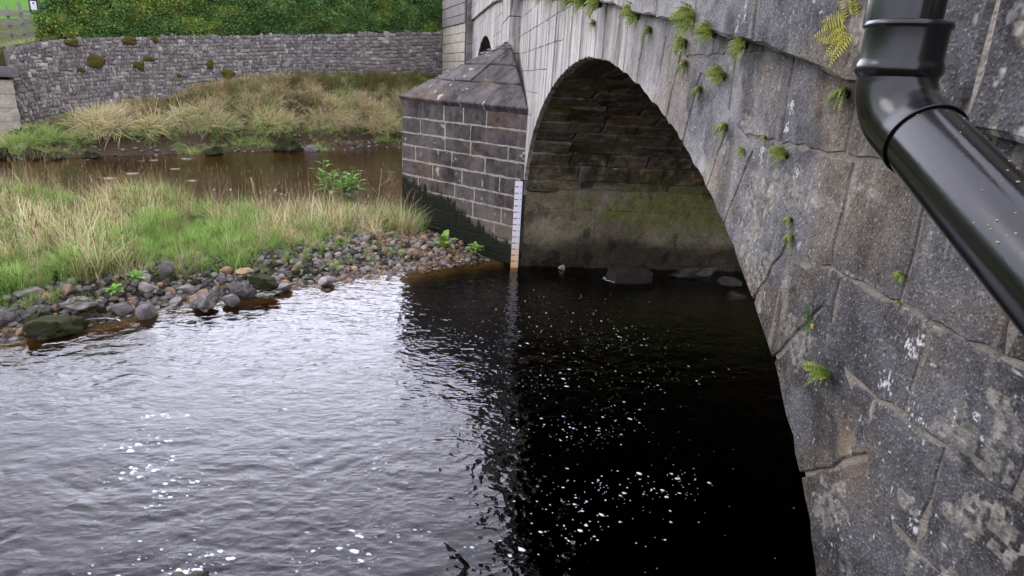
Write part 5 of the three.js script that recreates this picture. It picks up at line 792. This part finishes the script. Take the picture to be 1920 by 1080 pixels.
  plant('leafy_plant', 'bright green sprig among the grey boulders in front of the grass', 'plant', V(-4.0, 0.24, -8.2), 16, 0.14, 0.03, 120);
  plant('water_plant', 'tall pale green leafy plant standing in the back channel beside the white stone', 'plant', V(-2.75, 0.0, -16.2), 14, 0.36, 0.06, 150); scene.children[scene.children.length - 1].scale.set(1.7, 1.05, 1.5);
  { const o = scene.children[scene.children.length - 1], r = rng(7), pn = partName(); for (let k = 0; k < 11; k++) { const x = (r() - 0.5) * 0.55, z = (r() - 0.5) * 0.4, h = 0.35 + 0.45 * r() * (x < 0.05 ? 1 : 0.6); const st = mesh(pn('stem'), new THREE.CylinderGeometry(0.008, 0.01, h, 5), leafM(new THREE.Color(0.16, 0.22, 0.07), 0.1), o); st.position.set(x, h / 2, z); for (let j = 0; j < 9; j++) { const m = mesh(pn('stem_leaf'), broad(0.16, 0.028, 200 + k * 9 + j), fm, o); m.position.set(x, h * (0.2 + 0.8 * j / 9), z); m.rotation.set(-0.5 + 0.5 * r(), j * 2.4 + r(), 0, 'YXZ'); } } }
  // bare forked twigs and dock stalks above the tussock and the island edge
  const twig = (name, label, p, segs, m) => { const o = group(name, label, 'twig', null, p), pn = partName(); for (const [a, b, w] of segs) { const c = new THREE.CatmullRomCurve3([V(...a), V(...a).lerp(V(...b), 0.5).add(V(0.012, 0.01, 0)), V(...b)]); mesh(pn('branch'), new THREE.TubeGeometry(c, 6, w, 5), m, o); } return o; };
  const tm = stdm({ color: new THREE.Color(0.32, 0.29, 0.14) }), bm = stdm({ color: new THREE.Color(0.26, 0.17, 0.10) });
  twig('forked_twig', 'bare pale forked twig sticking up behind the tussock', V(-1.55, 0.2, -13.2), [[[0, 0, 0], [0.08, 0.55, 0], 0.012], [[0.08, 0.55, 0], [0.12, 0.9, 0], 0.009], [[0.08, 0.55, 0], [0.32, 0.72, 0.05], 0.008], [[0.04, 0.36, 0], [-0.1, 0.52, 0], 0.006], [[0.2, 0.64, 0.02], [0.34, 0.82, 0], 0.005]], tm);
  for (const [x, z, h, l] of [[-3.6, -12.4, 0.75, 'pale green tipped stalk standing at the back of the island'], [-3.3, -12.4, 0.5, 'short brown bare stalk right of the green tipped stalk']]) twig('plant_stalk', l, V(x, 0.2, z), [[[0, 0, 0], [-0.12 * (h > 0.6 ? 1 : 0.2), h * 0.6, 0], 0.012], [[-0.12 * (h > 0.6 ? 1 : 0.2), h * 0.6, 0], [-0.16 * (h > 0.6 ? 1 : 0.2), h, 0], h > 0.6 ? 0.022 : 0.01]], h > 0.6 ? tm : bm);
  { const r = rng(44); const o = group('brown_weeds', 'thicket of thin brown weed stalks between the twig and the pier nose', 'weeds', null, V(-1.0, 0.3, -13.0)); const parts = []; for (let k = 0; k < 60; k++) { const x = (r() - 0.5) * 0.7, z = (r() - 0.5) * 0.5, h = 0.3 + 0.5 * r(); const c = new THREE.CatmullRomCurve3([V(x, 0, z), V(x + (r() - 0.5) * 0.15, h * 0.6, z), V(x + (r() - 0.5) * 0.4, h, z + (r() - 0.5) * 0.2)]); parts.push(new THREE.TubeGeometry(c, 4, 0.0045, 4)); } mesh('stalks', mergeGeometries(parts), bm, o); const g = tuft(rng(8), 60, 0.4, 0.5, 0.01, 0.5, [[0.16, 0.16, 0.05], [0.2, 0.14, 0.07]], 0); mesh('leaves', g, fm, o); }
}

// ---------------------------------------------------------------- foam on the water
{
  const r = rng(131), parts = []; const fm = stdm({ color: new THREE.Color(0.62, 0.63, 0.65), roughness: 0.8 });
  const blob = (x, z, s, el = 1.6, th = 0.35) => { const n = 8, a = th + (r() - 0.5) * 0.8, pos = [], idx = [], y = wave(x, z); pos.push(x, y + s * 0.28 + 0.003, z); const ca = Math.cos(a), sa = Math.sin(a); for (let i = 0; i < n; i++) { const q = (i / n) * 6.283, m = s * (0.65 + 0.55 * r()), px = Math.cos(q) * m * el, pz = Math.sin(q) * m; pos.push(x + px * ca - pz * sa, y - 0.002, z + px * sa + pz * ca); } for (let i = 0; i < n; i++) idx.push(0, 1 + ((i + 1) % n), 1 + i); parts.push(geo(pos, null, idx)); };
  // clusters: centre, reach along and across, how many, size
  for (const [x, z, lx, lz, n, s] of [[1.3, -4.05, 0.75, 0.16, 90, 0.013], [0.95, -3.65, 0.5, 0.16, 34, 0.014], [1.75, -4.1, 0.35, 0.14, 40, 0.012], [0.45, -3.5, 0.35, 0.1, 16, 0.014], [1.25, -4.95, 0.6, 0.16, 70, 0.010], [0.55, -4.95, 0.35, 0.1, 30, 0.011], [0.0, -5.0, 0.25, 0.16, 18, 0.009], [1.0, -6.0, 1.3, 0.14, 75, 0.011], [1.9, -6.9, 1.4, 0.18, 60, 0.011], [0.4, -7.1, 0.8, 0.14, 44, 0.012], [2.3, -6.0, 0.9, 0.25, 46, 0.010], [1.2, -8.3, 1.6, 0.7, 34, 0.013], [-2.45, -4.75, 0.3, 0.10, 80, 0.015], [-2.3, -4.4, 0.25, 0.10, 80, 0.015], [-2.55, -5.15, 0.3, 0.08, 50, 0.013], [-1.95, -4.1, 0.2, 0.14, 50, 0.015], [-1.6, -5.6, 1.2, 0.5, 80, 0.009], [-3.0, -6.0, 0.8, 0.4, 60, 0.010], [-1.5, -3.3, 0.14, 0.05, 30, 0.022], [-1.42, -3.12, 0.08, 0.04, 16, 0.022], [-0.55, -4.6, 0.16, 0.2, 46, 0.012], [-0.7, -5.3, 0.25, 0.3, 30, 0.011], [-1.4, -3.45, 0.9, 0.12, 60, 0.013], [-0.5, -3.5, 0.6, 0.16, 60, 0.014], [-2.0, -3.6, 0.5, 0.25, 24, 0.012], [-0.4, -6.2, 2.2, 1.1, 160, 0.009], [-1.0, -4.4, 1.6, 0.8, 240, 0.008], [1.2, -5.2, 1.2, 1.2, 200, 0.008], [1.4, -7.2, 1.5, 0.7, 160, 0.009], [0.9, -3.4, 1.0, 0.35, 30, 0.009], [-4.5, -17.0, 2.4, 0.8, 34, 0.026], [-8, -15.5, 2, 0.9, 20, 0.022]])
    for (let i = 0; i < n * 0.95; i++) { const g = () => (r() + r() + r()) / 1.5 - 1, a = g() * lx * 1.35, b = g() * lz * 2.4 + 0.10 * (fbm((x + a) * 2.2, x * 7 + z, 2) - 0.5) * 2; blob(x + a, z - a * 0.22 + b, s * (0.2 + 1.15 * r() * r() * r() + (r() < 0.08 ? 0.7 : 0)), 1.1 + 0.9 * r()); }
  tag(mesh('foam_flecks', mergeGeometries(parts), fm), 'white foam flecks drifting on the dark river', 'foam', null, 'stuff');
  const ring = (label, x, z, rx, rz, a0, a1) => { const p = []; for (let i = 0; i <= 14; i++) { const a = lerp(a0, a1, i / 14), k = 1 + 0.12 * (r() - 0.5); p.push(V(x + Math.cos(a) * rx * k, 0.004, z + Math.sin(a) * rz * k)); } const g = new THREE.TubeGeometry(new THREE.CatmullRomCurve3(p), 60, 0.007, 6); { const P = g.attributes.position; for (let i = 0; i < P.count; i++) { const k = Math.floor(i / 7) / 60, c = new THREE.CatmullRomCurve3(p).getPoint(clamp(k)), w = 0.25 + 2.2 * vn(k * 14 + x * 9, 3) * vn(k * 37, x); P.setXYZ(i, c.x + (P.getX(i) - c.x) * w, c.y + (P.getY(i) - c.y) * w * 0.6, c.z + (P.getZ(i) - c.z) * w); } g.computeVertexNormals(); } g.scale(1, 1, 1); tag(mesh('foam_line', g, fm), label, 'foam'); };
  ring('white foam line around the low dark stone off the middle of the shore', -3.06, -7.42, 0.17, 0.14, 0.2, 3.0);
  ring('white foam line under the big moss dome', -4.40, -6.98, 0.42, 0.33, 0.2, 1.3);
  ring('white foam line at the foot of the mossy topped boulder', -3.0, -7.85, 0.32, 0.28, 0.4, 1.6);
  ring('white foam line on the upstream corner of the fallen block under the arch', 2.86, -9.62, 0.40, 0.30, 2.2, 3.4);
  ring('white foam line at the waterline left of the square boulders', -4.05, -7.35, 0.22, 0.12, 3.6, 6.0);
}
renderer.render(scene, camera);
